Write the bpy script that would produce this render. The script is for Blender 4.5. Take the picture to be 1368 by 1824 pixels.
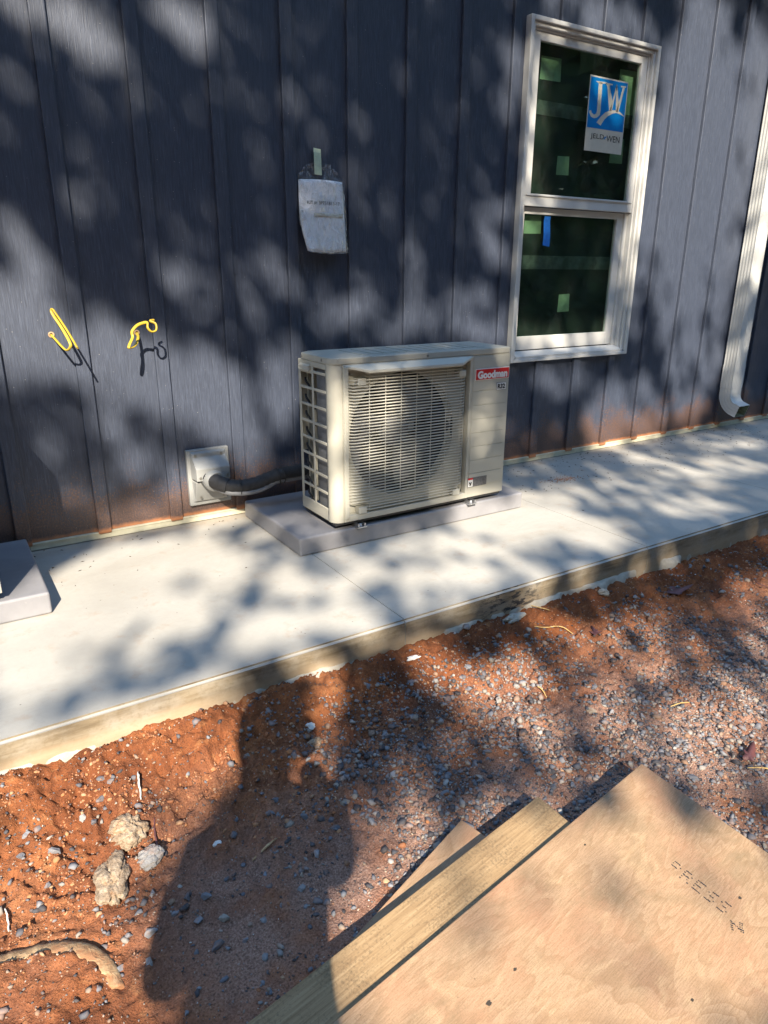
import bpy, bmesh, math, random
import numpy as np
from mathutils import Vector, Matrix

# ---------------------------------------------------------------- scene, camera, light
scene = bpy.context.scene
for o in list(bpy.data.objects):
    bpy.data.objects.remove(o)
col = scene.collection
CAM = Vector((-0.5451, -2.9839, 1.0799))
YAW, PITCH, ROLL, FPX = 0.569, 0.3307, 0.0056, 1256.2
cam_data = bpy.data.cameras.new('camera')
cam = bpy.data.objects.new('camera', cam_data)
col.objects.link(cam)
fw = Vector((math.sin(YAW) * math.cos(PITCH), math.cos(YAW) * math.cos(PITCH), -math.sin(PITCH)))
rt = Vector((math.cos(YAW), -math.sin(YAW), 0))
up = rt.cross(fw)
r2 = rt * math.cos(ROLL) + up * math.sin(ROLL)
u2 = up * math.cos(ROLL) - rt * math.sin(ROLL)
cam.matrix_world = Matrix(((r2.x, u2.x, -fw.x, CAM.x), (r2.y, u2.y, -fw.y, CAM.y), (r2.z, u2.z, -fw.z, CAM.z), (0, 0, 0, 1)))
cam_data.sensor_fit = 'VERTICAL'
cam_data.sensor_height = 24.0
cam_data.lens = FPX / 1824.0 * 24.0
cam_data.clip_start = 0.02
cam_data.clip_end = 500
scene.camera = cam

SUN = Vector((0.3407, 0.7420, -0.5773)).normalized()      # direction the light travels
SUN_EL = math.asin(-SUN.z)
SUN_AZ = math.atan2(-SUN.x, -SUN.y)
world = bpy.data.worlds.new('World')
scene.world = world
world.use_nodes = True
wn = world.node_tree
wn.nodes.clear()
sky = wn.nodes.new('ShaderNodeTexSky')
sky.sky_type = 'NISHITA'
sky.sun_disc = False
sky.sun_elevation = SUN_EL
sky.sun_rotation = SUN_AZ
sky.air_density = 1.6
sky.dust_density = 0.2
sky.ozone_density = 4.0
bg = wn.nodes.new('ShaderNodeBackground')
bg.inputs['Strength'].default_value = 0.15
wo = wn.nodes.new('ShaderNodeOutputWorld')
wn.links.new(sky.outputs[0], bg.inputs[0])
wn.links.new(bg.outputs[0], wo.inputs[0])

sl = bpy.data.lights.new('sun', 'SUN')
sl.energy = 4.6
sl.angle = math.radians(0.53)
sl.color = (1.0, 0.89, 0.73)
so = bpy.data.objects.new('sun', sl)
col.objects.link(so)
so.rotation_euler = SUN.to_track_quat('-Z', 'Y').to_euler()
so.location = (-6, -14, 11)

scene.view_settings.view_transform = 'Standard'
scene.view_settings.look = 'None'
scene.view_settings.exposure = 1.55
scene.view_settings.gamma = 1.0
scene.render.resolution_x = 768
scene.render.resolution_y = 1024

# ---------------------------------------------------------------- helpers
rng = random.Random(7)
nr = np.random.default_rng(11)


def tag(o, label=None, cat=None, group=None, kind=None):
    if label: o['label'] = label
    if cat: o['category'] = cat
    if group: o['group'] = group
    if kind: o['kind'] = kind
    return o


def empty(name, loc=(0, 0, 0)):
    o = bpy.data.objects.new(name, None)
    o.location = loc
    o.empty_display_size = 0.1
    col.objects.link(o)
    return o


class MB:
    """collects verts / faces of one mesh"""
    def __init__(s):
        s.v = []; s.f = []; s.sm = []

    def add(s, vs, fs, smooth=False):
        b = len(s.v)
        s.v.extend([tuple(p) for p in vs])
        for f in fs:
            s.f.append(tuple(i + b for i in f)); s.sm.append(smooth)
        return s

    def box(s, x0, x1, y0, y1, z0, z1):
        x0, x1 = min(x0, x1), max(x0, x1); y0, y1 = min(y0, y1), max(y0, y1); z0, z1 = min(z0, z1), max(z0, z1)
        vs = [(x0, y0, z0), (x1, y0, z0), (x1, y1, z0), (x0, y1, z0), (x0, y0, z1), (x1, y0, z1), (x1, y1, z1), (x0, y1, z1)]
        return s.add(vs, [(0, 3, 2, 1), (4, 5, 6, 7), (0, 1, 5, 4), (1, 2, 6, 5), (2, 3, 7, 6), (3, 0, 4, 7)])

    def prism(s, poly, d, n):
        """poly: list of 3D points (ccw seen from n tip); extruded by vector d backwards"""
        k = len(poly)
        P = [Vector(p) for p in poly]
        Q = [p + Vector(d) for p in P]
        fs = [tuple(range(k)), tuple(range(2 * k - 1, k - 1, -1))]
        for i in range(k):
            j = (i + 1) % k
            fs.append((i, i + k, j + k, j))
        return s.add(P + Q, fs)

    def tube(s, pts, r, n=8, flat=1.0, ref=None, cap=True):
        """sweep an (elliptic) ring along pts; r number or list"""
        P = [Vector(p) for p in pts]
        m = len(P)
        R = r if isinstance(r, (list, tuple)) else [r] * m
        T = []
        for i in range(m):
            t = (P[min(i + 1, m - 1)] - P[max(i - 1, 0)])
            T.append(t.normalized() if t.length > 1e-9 else Vector((0, 0, 1)))
        a = Vector(ref) if ref else (Vector((0, 0, 1)) if abs(T[0].z) < .9 else Vector((1, 0, 0)))
        vs = []
        for i in range(m):
            a = (a - T[i] * a.dot(T[i]))
            a = a.normalized() if a.length > 1e-6 else T[i].orthogonal().normalized()
            b = T[i].cross(a)
            for k in range(n):
                th = 2 * math.pi * k / n
                vs.append(P[i] + a * (R[i] * math.cos(th)) + b * (R[i] * flat * math.sin(th)))
        fs = []
        for i in range(m - 1):
            for k in range(n):
                k2 = (k + 1) % n
                fs.append((i * n + k, i * n + k2, (i + 1) * n + k2, (i + 1) * n + k))
        s.add(vs, fs, True)
        if cap:
            b = len(s.v) - m * n
            s.f.append(tuple(b + k for k in range(n - 1, -1, -1))); s.sm.append(False)
            s.f.append(tuple(b + (m - 1) * n + k for k in range(n))); s.sm.append(False)
        return s

    def cyl(s, c, axis, r, h, n=16, r2=None):
        c = Vector(c); ax = Vector(axis).normalized()
        return s.tube([c, c + ax * h], [r, r if r2 is None else r2], n)

    def mesh(s, name):
        me = bpy.data.meshes.new(name)
        me.from_pydata(s.v, [], s.f)
        me.polygons.foreach_set('use_smooth', s.sm)
        me.update()
        return me

    def build(s, name, mat, parent=None, loc=(0, 0, 0), bevel=0, seg=2):
        o = bpy.data.objects.new(name, s.mesh(name))
        if mat: o.data.materials.append(mat)
        o.location = loc
        if parent: o.parent = parent
        col.objects.link(o)
        if bevel:
            m = o.modifiers.new('bevel', 'BEVEL'); m.width = bevel; m.segments = seg; m.limit_method = 'ANGLE'
            m.angle_limit = math.radians(40)
        return o


def link_mesh(name, me, mat=None, parent=None, loc=(0, 0, 0)):
    o = bpy.data.objects.new(name, me)
    if mat and not me.materials: me.materials.append(mat)
    o.location = loc
    if parent: o.parent = parent
    col.objects.link(o)
    return o


def smooth_path(pts, n=8):
    P = [Vector(p) for p in pts]
    P = [P[0] * 2 - P[1]] + P + [P[-1] * 2 - P[-2]]
    out = []
    for i in range(1, len(P) - 2):
        a, b, c, d = P[i - 1], P[i], P[i + 1], P[i + 2]
        for k in range(n):
            t = k / n
            out.append(0.5 * ((2 * b) + (c - a) * t + (2 * a - 5 * b + 4 * c - d) * t * t + (3 * b - a - 3 * c + d) * t ** 3))
    out.append(P[-2])
    return out


def copy_tree(o, parent=None):
    c = o.copy()
    col.objects.link(c)
    c.parent = parent
    for ch in list(o.children):
        copy_tree(ch, c)
    return c


def text_mesh(txt, size=1.0, offset=0.0, sx=1.0, shear=0.0):
    """flat text outline as a mesh in the XY plane, centred"""
    cu = bpy.data.curves.new('t', 'FONT')
    cu.body = txt; cu.size = size; cu.offset = offset; cu.shear = shear
    cu.resolution_u = 4
    ob = bpy.data.objects.new('t', cu)
    col.objects.link(ob)
    dg = bpy.context.evaluated_depsgraph_get()
    me = bpy.data.meshes.new_from_object(ob.evaluated_get(dg))
    bpy.data.objects.remove(ob)
    bpy.data.curves.remove(cu)
    co = np.array([v.co[:] for v in me.vertices])
    mn, mx = co.min(0), co.max(0)
    for v in me.vertices:
        v.co.x = (v.co.x - (mn[0] + mx[0]) / 2) * sx
        v.co.y -= (mn[1] + mx[1]) / 2
    return me, (mx[0] - mn[0]) * sx, mx[1] - mn[1]


# ---- value noise (numpy) for relief
def vnoise(x, y, seed=0):
    xi = np.floor(x).astype(np.int64); yi = np.floor(y).astype(np.int64)
    xf = x - xi; yf = y - yi
    def h(a, b):
        n = (a * 374761393 + b * 668265263 + seed * 1442695041) & 0xFFFFFFFF
        n = ((n ^ (n >> 13)) * 1274126177) & 0xFFFFFFFF
        return ((n ^ (n >> 16)) & 0xFFFF) / 65535.0
    u = xf * xf * (3 - 2 * xf); v = yf * yf * (3 - 2 * yf)
    return (h(xi, yi) * (1 - u) + h(xi + 1, yi) * u) * (1 - v) + (h(xi, yi + 1) * (1 - u) + h(xi + 1, yi + 1) * u) * v


def fbm(x, y, scale, octs=4, seed=0, gain=.5):
    t = 0; a = 1; n = 0
    for k in range(octs):
        t = t + a * vnoise(x * scale, y * scale, seed + k * 17); n += a
        a *= gain; scale *= 2.03
    return t / n


def sstep(a, b, t):
    t = np.clip((t - a) / (b - a), 0, 1)
    return t * t * (3 - 2 * t)


# ---------------------------------------------------------------- materials
class N:
    """tiny node-graph helper"""
    def __init__(s, name):
        s.m = bpy.data.materials.new(name)
        s.m.use_nodes = True
        s.t = s.m.node_tree
        s.b = s.t.nodes['Principled BSDF']
        s.out = s.t.nodes['Material Output']

    def n(s, typ, **kw):
        nd = s.t.nodes.new(typ)
        for k, v in kw.items():
            if k.startswith('i_'):
                key = k[2:]
                nd.inputs[int(key) if key.isdigit() else key.replace('_', ' ')].default_value = v
            else:
                setattr(nd, k, v)
        return nd

    def l(s, a, b): s.t.links.new(a, b)

    def pos(s, sc=(1, 1, 1), space='world'):
        if space == 'world':
            g = s.n('ShaderNodeNewGeometry').outputs['Position']
        else:
            g = s.n('ShaderNodeTexCoord').outputs['Object']
        mp = s.n('ShaderNodeMapping')
        mp.inputs['Scale'].default_value = sc
        s.l(g, mp.inputs['Vector'])
        return mp.outputs[0]

    def noise(s, vec, scale, detail=4, rough=.55, dist=0):
        nd = s.n('ShaderNodeTexNoise')
        nd.inputs['Scale'].default_value = scale; nd.inputs['Detail'].default_value = detail
        nd.inputs['Roughness'].default_value = rough; nd.inputs['Distortion'].default_value = dist
        s.l(vec, nd.inputs['Vector'])
        return nd.outputs['Fac']

    def ramp(s, fac, stops, interp='LINEAR'):
        r = s.n('ShaderNodeValToRGB')
        r.color_ramp.interpolation = interp
        el = r.color_ramp.elements
        while len(el) < len(stops): el.new(.5)
        for e, (p_, c) in zip(el, stops):
            e.position = p_
            e.color = (*c, 1) if isinstance(c, tuple) else (c, c, c, 1)
        s.l(fac, r.inputs[0])
        return r.outputs[0]

    def mix(s, fac, a, b, mode='MIX'):
        m = s.n('ShaderNodeMix', data_type='RGBA', blend_type=mode)
        for inp, v in ((0, fac), (6, a), (7, b)):
            if isinstance(v, (int, float)): m.inputs[inp].default_value = v
            elif isinstance(v, tuple): m.inputs[inp].default_value = (*v, 1)
            else: s.l(v, m.inputs[inp])
        return m.outputs[2]

    def math(s, op, a, b=0.0, clamp=False):
        m = s.n('ShaderNodeMath', operation=op, use_clamp=clamp)
        for i, v in ((0, a), (1, b)):
            if isinstance(v, (int, float)): m.inputs[i].default_value = v
            else: s.l(v, m.inputs[i])
        return m.outputs[0]

    def sep(s, vec):
        x = s.n('ShaderNodeSeparateXYZ'); s.l(vec, x.inputs[0]); return x.outputs

    def bump(s, h, strength=.3, dist=.002, prev=None):
        b = s.n('ShaderNodeBump')
        b.inputs['Strength'].default_value = strength; b.inputs['Distance'].default_value = dist
        s.l(h, b.inputs['Height'])
        if prev: s.l(prev, b.inputs['Normal'])
        return b.outputs[0]

    def done(s, col_=None, rough=.6, normal=None, metal=0, spec=None):
        if col_ is not None:
            if isinstance(col_, tuple): s.b.inputs['Base Color'].default_value = (*col_, 1)
            else: s.l(col_, s.b.inputs['Base Color'])
        if isinstance(rough, (int, float)): s.b.inputs['Roughness'].default_value = rough
        else: s.l(rough, s.b.inputs['Roughness'])
        s.b.inputs['Metallic'].default_value = metal
        if spec is not None: s.b.inputs['Specular IOR Level'].default_value = spec
        if normal is not None: s.l(normal, s.b.inputs['Normal'])
        return s.m


def simple(name, c, rough=.5, metal=0, var=.08, scale=40, bump=0.0, spec=None):
    g = N(name)
    v = g.pos(space='object')
    n1 = g.noise(v, scale, 5)
    c2 = tuple(min(1, x * (1 - var)) for x in c); c1 = tuple(min(1, x * (1 + var)) for x in c)
    cc = g.ramp(n1, [(.3, c2), (.7, c1)])
    nm = g.bump(g.noise(v, scale * 6, 3), bump, .001) if bump else None
    return g.done(cc, rough, nm, metal, spec)


M = {}

# siding: dark slate-blue paint on embossed cedar grain, rust-red mud splash low down
g = N('siding_paint')
P_ = g.pos()
grain = g.noise(g.pos((1.0, 1.0, .06)), 210, 5, .62, .9)
grain2 = g.noise(g.pos((1, 1, .03)), 420, 3, .6)
gr = g.math('ADD', g.math('MULTIPLY', grain, .75), g.math('MULTIPLY', grain2, .25))
base = g.ramp(gr, [(.28, (.024, .031, .049)), (.50, (.041, .052, .082)), (.72, (.082, .100, .145))])
patch = g.noise(g.pos((1, 1, .5)), 3.0, 3)
base = g.mix(g.ramp(patch, [(.35, 0.0), (.7, .25)]), base, (.037, .048, .076))
z = g.sep(P_)[2]
low = g.math('SUBTRACT', 1.0, g.math('MULTIPLY', g.math('SUBTRACT', z, .02), 1.9), True)
low2 = g.math('POWER', low, 1.6)
spk = g.noise(g.pos((1, 1, .7)), 170, 5, .75)
blot = g.noise(g.pos(), 6.5, 4, .6)
dm = g.math('ADD', g.math('ADD', spk, g.math('MULTIPLY', blot, .6)), g.math('MULTIPLY', g.math('POWER', low, 1.3), .60))
dmk = g.math('MULTIPLY', g.math('SUBTRACT', dm, 1.11), 8.0, True)
dmk = g.math('MULTIPLY', dmk, .72)
base = g.mix(dmk, base, g.ramp(spk, [(.42, (.075, .040, .026)), (.55, (.13, .064, .035)), (.68, (.25, .125, .068))]))
mud = g.ramp(g.math('ADD', z, g.math('MULTIPLY', g.noise(g.pos((1, 1, 1)), 30, 3), .02)), [(.048, .9), (.062, 0.0)])
base = g.mix(mud, base, (.42, .17, .07))
vor = g.n('ShaderNodeTexVoronoi'); vor.inputs['Scale'].default_value = 38
g.l(P_, vor.inputs['Vector'])
dots = g.ramp(g.math('ADD', vor.outputs['Distance'], g.math('MULTIPLY', g.noise(P_, 9, 2), .12)), [(.085, .75), (.12, 0.0)])
base = g.mix(dots, base, (.36, .35, .34))
M['siding'] = g.done(base, .52, g.bump(gr, .8, .0024), spec=.75)

# concrete, slab top
g = N('concrete_top')
P_ = g.pos()
a = g.noise(P_, 2.2, 5, .6); b = g.noise(P_, 60, 4, .6); c = g.noise(P_, 420, 2, .5)
base = g.ramp(a, [(.3, (.34, .325, .295)), (.55, (.41, .395, .36)), (.75, (.44, .425, .39))])
base = g.mix(g.ramp(b, [(.35, .16), (.6, 0.0)]), base, (.33, .30, .26))
base = g.mix(g.ramp(c, [(.28, .35), (.38, 0.0)]), base, (.25, .23, .20))
v2 = g.n('ShaderNodeTexVoronoi'); v2.inputs['Scale'].default_value = 17; g.l(P_, v2.inputs['Vector'])
base = g.mix(g.ramp(v2.outputs['Distance'], [(.03, .7), (.05, 0.0)]), base, (.10, .085, .07))
yy = g.sep(P_)[1]
near = g.ramp(g.math('ADD', g.math('MULTIPLY', yy, -1.0), g.math('MULTIPLY', g.noise(P_, 14, 4), -.10)), [(0.0, .45), (.07, 0.0)])
base = g.mix(near, base, (.30, .235, .17))
streak = g.noise(g.pos((.5, 1.2, 1)), 5, 6, .7)
base = g.mix(g.ramp(streak, [(.62, 0.0), (.74, .22)]), base, (.42, .33, .22))
arc = g.noise(g.pos((1, 1, 1)), 3.2, 2, .5, 2.2)
trow = g.math('FRACT', g.math('MULTIPLY', arc, 14.0))
base = g.mix(g.ramp(trow, [(0.0, .14), (.12, 0.0), (.9, 0.0), (1.0, .14)]), base, (.30, .285, .26))
rd_ = g.noise(P_, 9.0, 6, .72)
base = g.mix(g.ramp(rd_, [(.56, 0.0), (.74, .5)]), base, (.33, .22, .14))
st_ = g.noise(g.pos((.35, 1, 1)), 2.6, 6, .68, .8)
base = g.mix(g.ramp(st_, [(.50, 0.0), (.68, .40)]), base, (.30, .275, .235))
M['concrete'] = g.done(base, .72, g.bump(c, .15, .001, g.bump(b, .12, .002)), spec=.3)

# concrete, formed edge stained tan
g = N('concrete_edge')
P_ = g.pos((.35, 1, 3.2))
a = g.noise(P_, 16, 6, .65); b = g.noise(g.pos((1, 1, 1)), 90, 4, .6)
base = g.ramp(a, [(.28, (.14, .105, .065)), (.46, (.24, .19, .125)), (.62, (.32, .27, .195)), (.8, (.40, .36, .29))])
base = g.mix(g.ramp(g.noise(g.pos((1, 1, 1)), 7, 5, .65), [(.45, 0.0), (.65, .6)]), base, (.36, .33, .28))
base = g.mix(g.ramp(b, [(.3, .4), (.5, 0.0)]), base, (.16, .125, .07))
zz = g.sep(g.pos())[2]
base = g.mix(g.ramp(g.math('ADD', g.math('ADD', zz, .2), g.math('MULTIPLY', a, .04)), [(.145, .55), (.17, 0.0)]), base, (.47, .36, .24))
xx = g.sep(g.pos())[0]
tarx = g.math('ABSOLUTE', g.math('SUBTRACT', xx, 1.09))
tar = g.math('MULTIPLY', g.ramp(tarx, [(.06, 1.0), (.20, 0.0)]), g.ramp(g.noise(g.pos((1.5, 1, 4)), 20, 4, .7), [(.48, 0.0), (.56, 1.0)]))
base = g.mix(tar, base, (.045, .045, .048))
M['edge'] = g.done(base, .8, g.bump(a, .25, .003))

M['spill'] = simple('concrete_spill', (.42, .385, .32), .85, var=.2, scale=30, bump=.5)

# soil
g = N('red_soil')
P_ = g.pos()
a = g.noise(P_, 3.2, 5, .6); b = g.noise(P_, 28, 5, .6); c = g.noise(P_, 230, 4, .65)
base = g.ramp(a, [(.28, (.115, .038, .018)), (.45, (.235, .078, .030)), (.6, (.33, .118, .045)), (.75, (.35, .155, .072))])
base = g.mix(g.ramp(b, [(.36, .7), (.55, 0.0)]), base, (.15, .052, .024))
base = g.mix(g.ramp(b, [(.58, 0.0), (.75, .5)]), base, (.54, .27, .115))
base = g.mix(g.ramp(c, [(.33, .75), (.46, 0.0)]), base, (.10, .050, .032))
base = g.mix(g.ramp(c, [(.62, 0.0), (.74, .6)]), base, (.55, .37, .24))
gxy = g.sep(P_)
# away from the slab the clay is covered by washed sandy silt
far = g.math('MULTIPLY', g.math('SUBTRACT', g.math('MULTIPLY', gxy[1], -1.0), 1.42), 2.6, True)
sil = g.math('MULTIPLY', far, g.ramp(g.noise(P_, 5.5, 4, .6), [(.32, 0.15), (.54, .92)]))
sil = g.math('MULTIPLY', sil, g.math('ADD', g.math('MULTIPLY', g.math('ADD', gxy[0], .42), 4.0, True), .15, True))
siltc = g.ramp(c, [(.3, (.115, .070, .054)), (.5, (.33, .195, .145)), (.7, (.50, .335, .26))])
base = g.mix(sil, base, siltc)
M['soil'] = g.done(base, .92, g.bump(c, 1.0, .006, g.bump(b, .8, .016)), spec=.15)


def stone_mat(name, rand, stops, bump=.4):
    g = N(name)
    if rand == 'island':
        r = g.n('ShaderNodeNewGeometry').outputs['Random Per Island']
    else:
        r = g.n('ShaderNodeObjectInfo').outputs['Random']
    cc = g.ramp(r, stops)
    n1 = g.noise(g.pos(), 160, 4, .6)
    cc = g.mix(g.ramp(n1, [(.35, .35), (.65, 0.0)]), cc, (.16, .12, .10))
    cc = g.mix(g.ramp(g.noise(g.pos(), 45, 2), [(.52, 0.0), (.7, .45)]), cc, (.36, .19, .11))
    return g.done(cc, .75, g.bump(n1, bump, .002), spec=.35)


STOPS = [(0.0, (.026, .027, .034)), (.28, (.065, .070, .085)), (.52, (.135, .145, .17)), (.72, (.22, .232, .255)), (.84, (.29, .265, .225)), (.95, (.24, .13, .075)), (1.0, (.42, .40, .37))]
M['stone'] = stone_mat('crushed_stone', 'object', [(0.0, (.07, .075, .09)), (.3, (.15, .16, .185)), (.6, (.24, .25, .275)), (.85, (.31, .285, .24)), (1.0, (.26, .15, .09))])
M['gravel'] = stone_mat('gravel_mix', 'island', STOPS)
M['fines'] = stone_mat('gravel_fines', 'island', [(0.0, (.035, .033, .036)), (.35, (.09, .085, .085)), (.6, (.24, .22, .21)), (.78, (.42, .33, .26)), (.9, (.40, .18, .085)), (1.0, (.6, .58, .54))])
M['clod'] = stone_mat('soil_clods', 'island', [(0.0, (.20, .075, .035)), (.4, (.36, .13, .048)), (.75, (.44, .19, .075)), (1.0, (.46, .28, .16))], .7)

# painted metal of the heat pump
def paint(name, c, rough=.42):
    g = N(name)
    v = g.pos(space='object')
    n1 = g.noise(v, 9, 4); n2 = g.noise(v, 700, 2)
    cc = g.ramp(n1, [(.3, tuple(x * .94 for x in c)), (.7, c)])
    return g.done(cc, rough, g.bump(n2, .06, .0004), spec=.4)


M['cream'] = paint('cream_paint', (.46, .445, .38))
M['cream_plastic'] = paint('cream_plastic', (.50, .485, .42), .5)
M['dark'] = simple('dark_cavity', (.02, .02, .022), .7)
M['fan'] = simple('fan_plastic', (.10, .10, .11), .42)
M['black'] = simple('black_rubber', (.025, .025, .027), .6, var=.2)
M['steel'] = simple('zinc_steel', (.55, .56, .58), .3, .9)
M['screw'] = simple('screw_head', (.30, .29, .26), .4, .7)
g = N('coil_fins')
w = g.n('ShaderNodeTexWave', wave_type='BANDS', bands_direction='Z')
w.inputs['Scale'].default_value = 130
g.l(g.pos(space='object'), w.inputs['Vector'])
cc = g.ramp(w.outputs['Fac'], [(.2, (.13, .14, .16)), (.8, (.36, .38, .41))])
cc = g.mix(g.ramp(g.noise(g.pos(space='object'), 14, 4), [(.3, .3), (.7, 0.0)]), cc, (.10, .10, .11))
M['coil'] = g.done(cc, .4, g.bump(w.outputs['Fac'], .3, .001), .6)

g = N('pad_plastic')
v = g.pos(space='object')
n1 = g.noise(v, 4.5, 5, .6, .8); n2 = g.noise(v, 300, 2)
cc = g.ramp(n1, [(.3, (.205, .205, .222)), (.6, (.26, .258, .275)), (.8, (.31, .305, .315))])
cc = g.mix(g.ramp(g.noise(v, 45, 5, .7), [(.62, 0.0), (.8, .4)]), cc, (.56, .52, .48))
M['pad'] = g.done(cc, .55, g.bump(n2, .12, .001))

M['white'] = simple('white_vinyl', (.60, .595, .57), .42, var=.05, scale=8)
M['flash'] = simple('cream_flashing', (.60, .57, .43), .55, var=.12, scale=22)
M['gutter'] = simple('downspout_paint', (.54, .545, .53), .4, var=.07, scale=10)
M['inside'] = simple('downspout_inner', (.18, .22, .16), .6)
M['grey_plastic'] = simple('grey_plastic', (.29, .295, .29), .5, var=.06, scale=12, bump=.05)
M['hose'] = simple('foam_insulation', (.030, .030, .033), .7, var=.25, scale=60, bump=.25)
M['conduit'] = simple('grey_conduit', (.17, .175, .19), .45, var=.1, scale=60)
M['yellow'] = simple('yellow_cable', (.48, .34, .035), .42, var=.10, scale=30)
M['copper'] = simple('hole_filler', (.40, .26, .15), .7, var=.3, scale=120)
M['paper'] = simple('white_paper', (.82, .82, .84), .5, var=.03, scale=20, bump=.05)
M['band'] = simple('paper_band', (.60, .54, .42), .6)
M['ink'] = simple('black_ink', (.02, .02, .022), .6)
M['mask_tape'] = simple('green_masking_tape', (.44, .50, .34), .7, var=.1)
M['blue_tape'] = simple('blue_painters_tape', (.015, .17, .62), .65, var=.15, scale=60)
M['sticker_blue'] = simple('sticker_blue', (.0, .20, .56), .4, var=.04)
M['sticker_white'] = simple('sticker_white', (.60, .57, .48), .45, var=.04)
M['red'] = simple('badge_red', (.60, .022, .022), .4, var=.05)
M['badge_white'] = simple('badge_white', (.78, .77, .74), .4, var=.02)
M['label_grey'] = simple('label_grey', (.13, .125, .12), .45, var=.3, scale=120)
M['film'] = simple('green_film', (.012, .022, .018), .55, var=.4, scale=5)
M['film_patch'] = simple('pale_green_patch', (.28, .40, .25), .6, var=.15, scale=25)
M['film_fold'] = simple('wrinkled_film', (.10, .12, .105), .45, var=.5, scale=22)
M['skin'] = simple('skin', (.45, .27, .19), .5)
M['cloth'] = simple('cotton', (.10, .11, .14), .85)
M['hair'] = simple('hair', (.04, .03, .02), .6)
M['roof'] = simple('roof_shingle', (.05, .05, .055), .85, var=.3)
M['soffit'] = simple('soffit_paint', (.60, .58, .52), .6)

g = N('window_glass')
fr = g.n('ShaderNodeLayerWeight'); frv = g.math('ADD', g.math('MULTIPLY', g.math('POWER', fr.outputs['Facing'], 4.0), .75), .035)
tr = g.n('ShaderNodeBsdfTransparent'); tr.inputs[0].default_value = (.80, .88, .83, 1)
gl = g.n('ShaderNodeBsdfGlossy'); gl.inputs['Roughness'].default_value = .015
df = g.n('ShaderNodeBsdfDiffuse'); df.inputs[0].default_value = (.5, .5, .46, 1)
mx = g.n('ShaderNodeMixShader'); g.l(frv, mx.inputs[0]); g.l(tr.outputs[0], mx.inputs[1]); g.l(gl.outputs[0], mx.inputs[2])
dust = g.ramp(g.noise(g.pos((1, 1, .4)), 16, 6, .7), [(.45, .004), (.8, .03)])
m2 = g.n('ShaderNodeMixShader'); g.l(dust, m2.inputs[0]); g.l(mx.outputs[0], m2.inputs[1]); g.l(df.outputs[0], m2.inputs[2])
g.l(m2.outputs[0], g.out.inputs[0])
M['glass'] = g.m

g = N('clear_plastic_bag')
tr = g.n('ShaderNodeBsdfTransparent'); gl = g.n('ShaderNodeBsdfGlossy'); gl.inputs['Roughness'].default_value = .12
wr = g.noise(g.pos((1, 1, .5)), 42, 5, .7, 1.2)
g.l(g.bump(wr, 1.0, .02), gl.inputs['Normal'])
mx = g.n('ShaderNodeMixShader'); g.l(g.ramp(wr, [(.42, .05), (.60, .45)]), mx.inputs[0]); g.l(tr.outputs[0], mx.inputs[1]); g.l(gl.outputs[0], mx.inputs[2])
g.l(mx.outputs[0], g.out.inputs[0])
M['bag'] = g.m

# plywood / lumber
g = N('plywood_face')
O_ = g.pos((1, 1, 1), 'object')
n1 = g.noise(g.pos((.55, 1.7, 1), 'object'), 3.4, 3, .5, 1.3)
rings = g.math('FRACT', g.math('MULTIPLY', n1, 11.0))
rg = g.ramp(rings, [(0.0, .15), (.08, .9), (.5, .7), (.85, .35), (1.0, .15)])
cc = g.mix(rg, (.285, .178, .103), (.375, .252, .158))
cc = g.mix(g.ramp(g.noise(O_, 4.2, 4), [(.46, 0.0), (.66, .65)]), cc, (.375, .19, .115))
cc = g.mix(g.ramp(g.noise(O_, 6.5, 5, .65, .6), [(.30, .7), (.48, 0.0)]), cc, (.21, .155, .092))
cc = g.mix(g.ramp(g.noise(g.pos((1, 1.6, 1), 'object'), 11, 5, .6, 1.0), [(.54, 0.0), (.7, .5)]), cc, (.47, .33, .20))
fine = g.noise(g.pos((.22, 3, 1), 'object'), 150, 4, .65)
cc = g.mix(g.ramp(fine, [(.36, .5), (.55, 0.0)]), cc, (.20, .125, .065))
fur = g.noise(g.pos((1, 1, 1), 'object'), 320, 3, .7)
cc = g.mix(g.ramp(fur, [(.36, .4), (.5, 0.0)]), cc, (.17, .115, .07))
sp = g.noise(O_, 120, 2)
cc = g.mix(g.ramp(sp, [(.22, .7), (.27, 0.0)]), cc, (.10, .065, .04))
zl = g.sep(O_)[2]
ply_ = g.math('FRACT', g.math('MULTIPLY', zl, -150.0))
lay = g.ramp(ply_, [(.45, (.13, .085, .05)), (.55, (.33, .235, .14))])
isedge = g.math('LESS_THAN', zl, -.0018)
cc = g.mix(isedge, cc, lay)
M['ply'] = g.done(cc, .7, g.bump(fine, .3, .0012, g.bump(fur, .25, .0008)), spec=.2)

g = N('weathered_lumber')
fine = g.noise(g.pos((.12, 3, 3), 'object'), 60, 5, .65)
cc = g.ramp(fine, [(.3, (.20, .125, .066)), (.5, (.29, .195, .105)), (.7, (.36, .255, .145))])
x_ = g.sep(g.pos((1, 1, 1), 'object'))[0]
mold = g.noise(g.pos((1, 1, 1), 'object'), 170, 4, .7)
mold2 = g.noise(g.pos((1, 1, 1), 'object'), 11, 4)
mm = g.math('ADD', mold, g.math('MULTIPLY', mold2, .55))
cc = g.mix(g.math('MULTIPLY', g.ramp(g.math('MULTIPLY', mm, .6), [(.46, 0.0), (.58, .8)]), 1.0), cc, (.125, .088, .054))
M['lumber'] = g.done(cc, .75, g.bump(fine, .3, .001), spec=.2)

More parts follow.
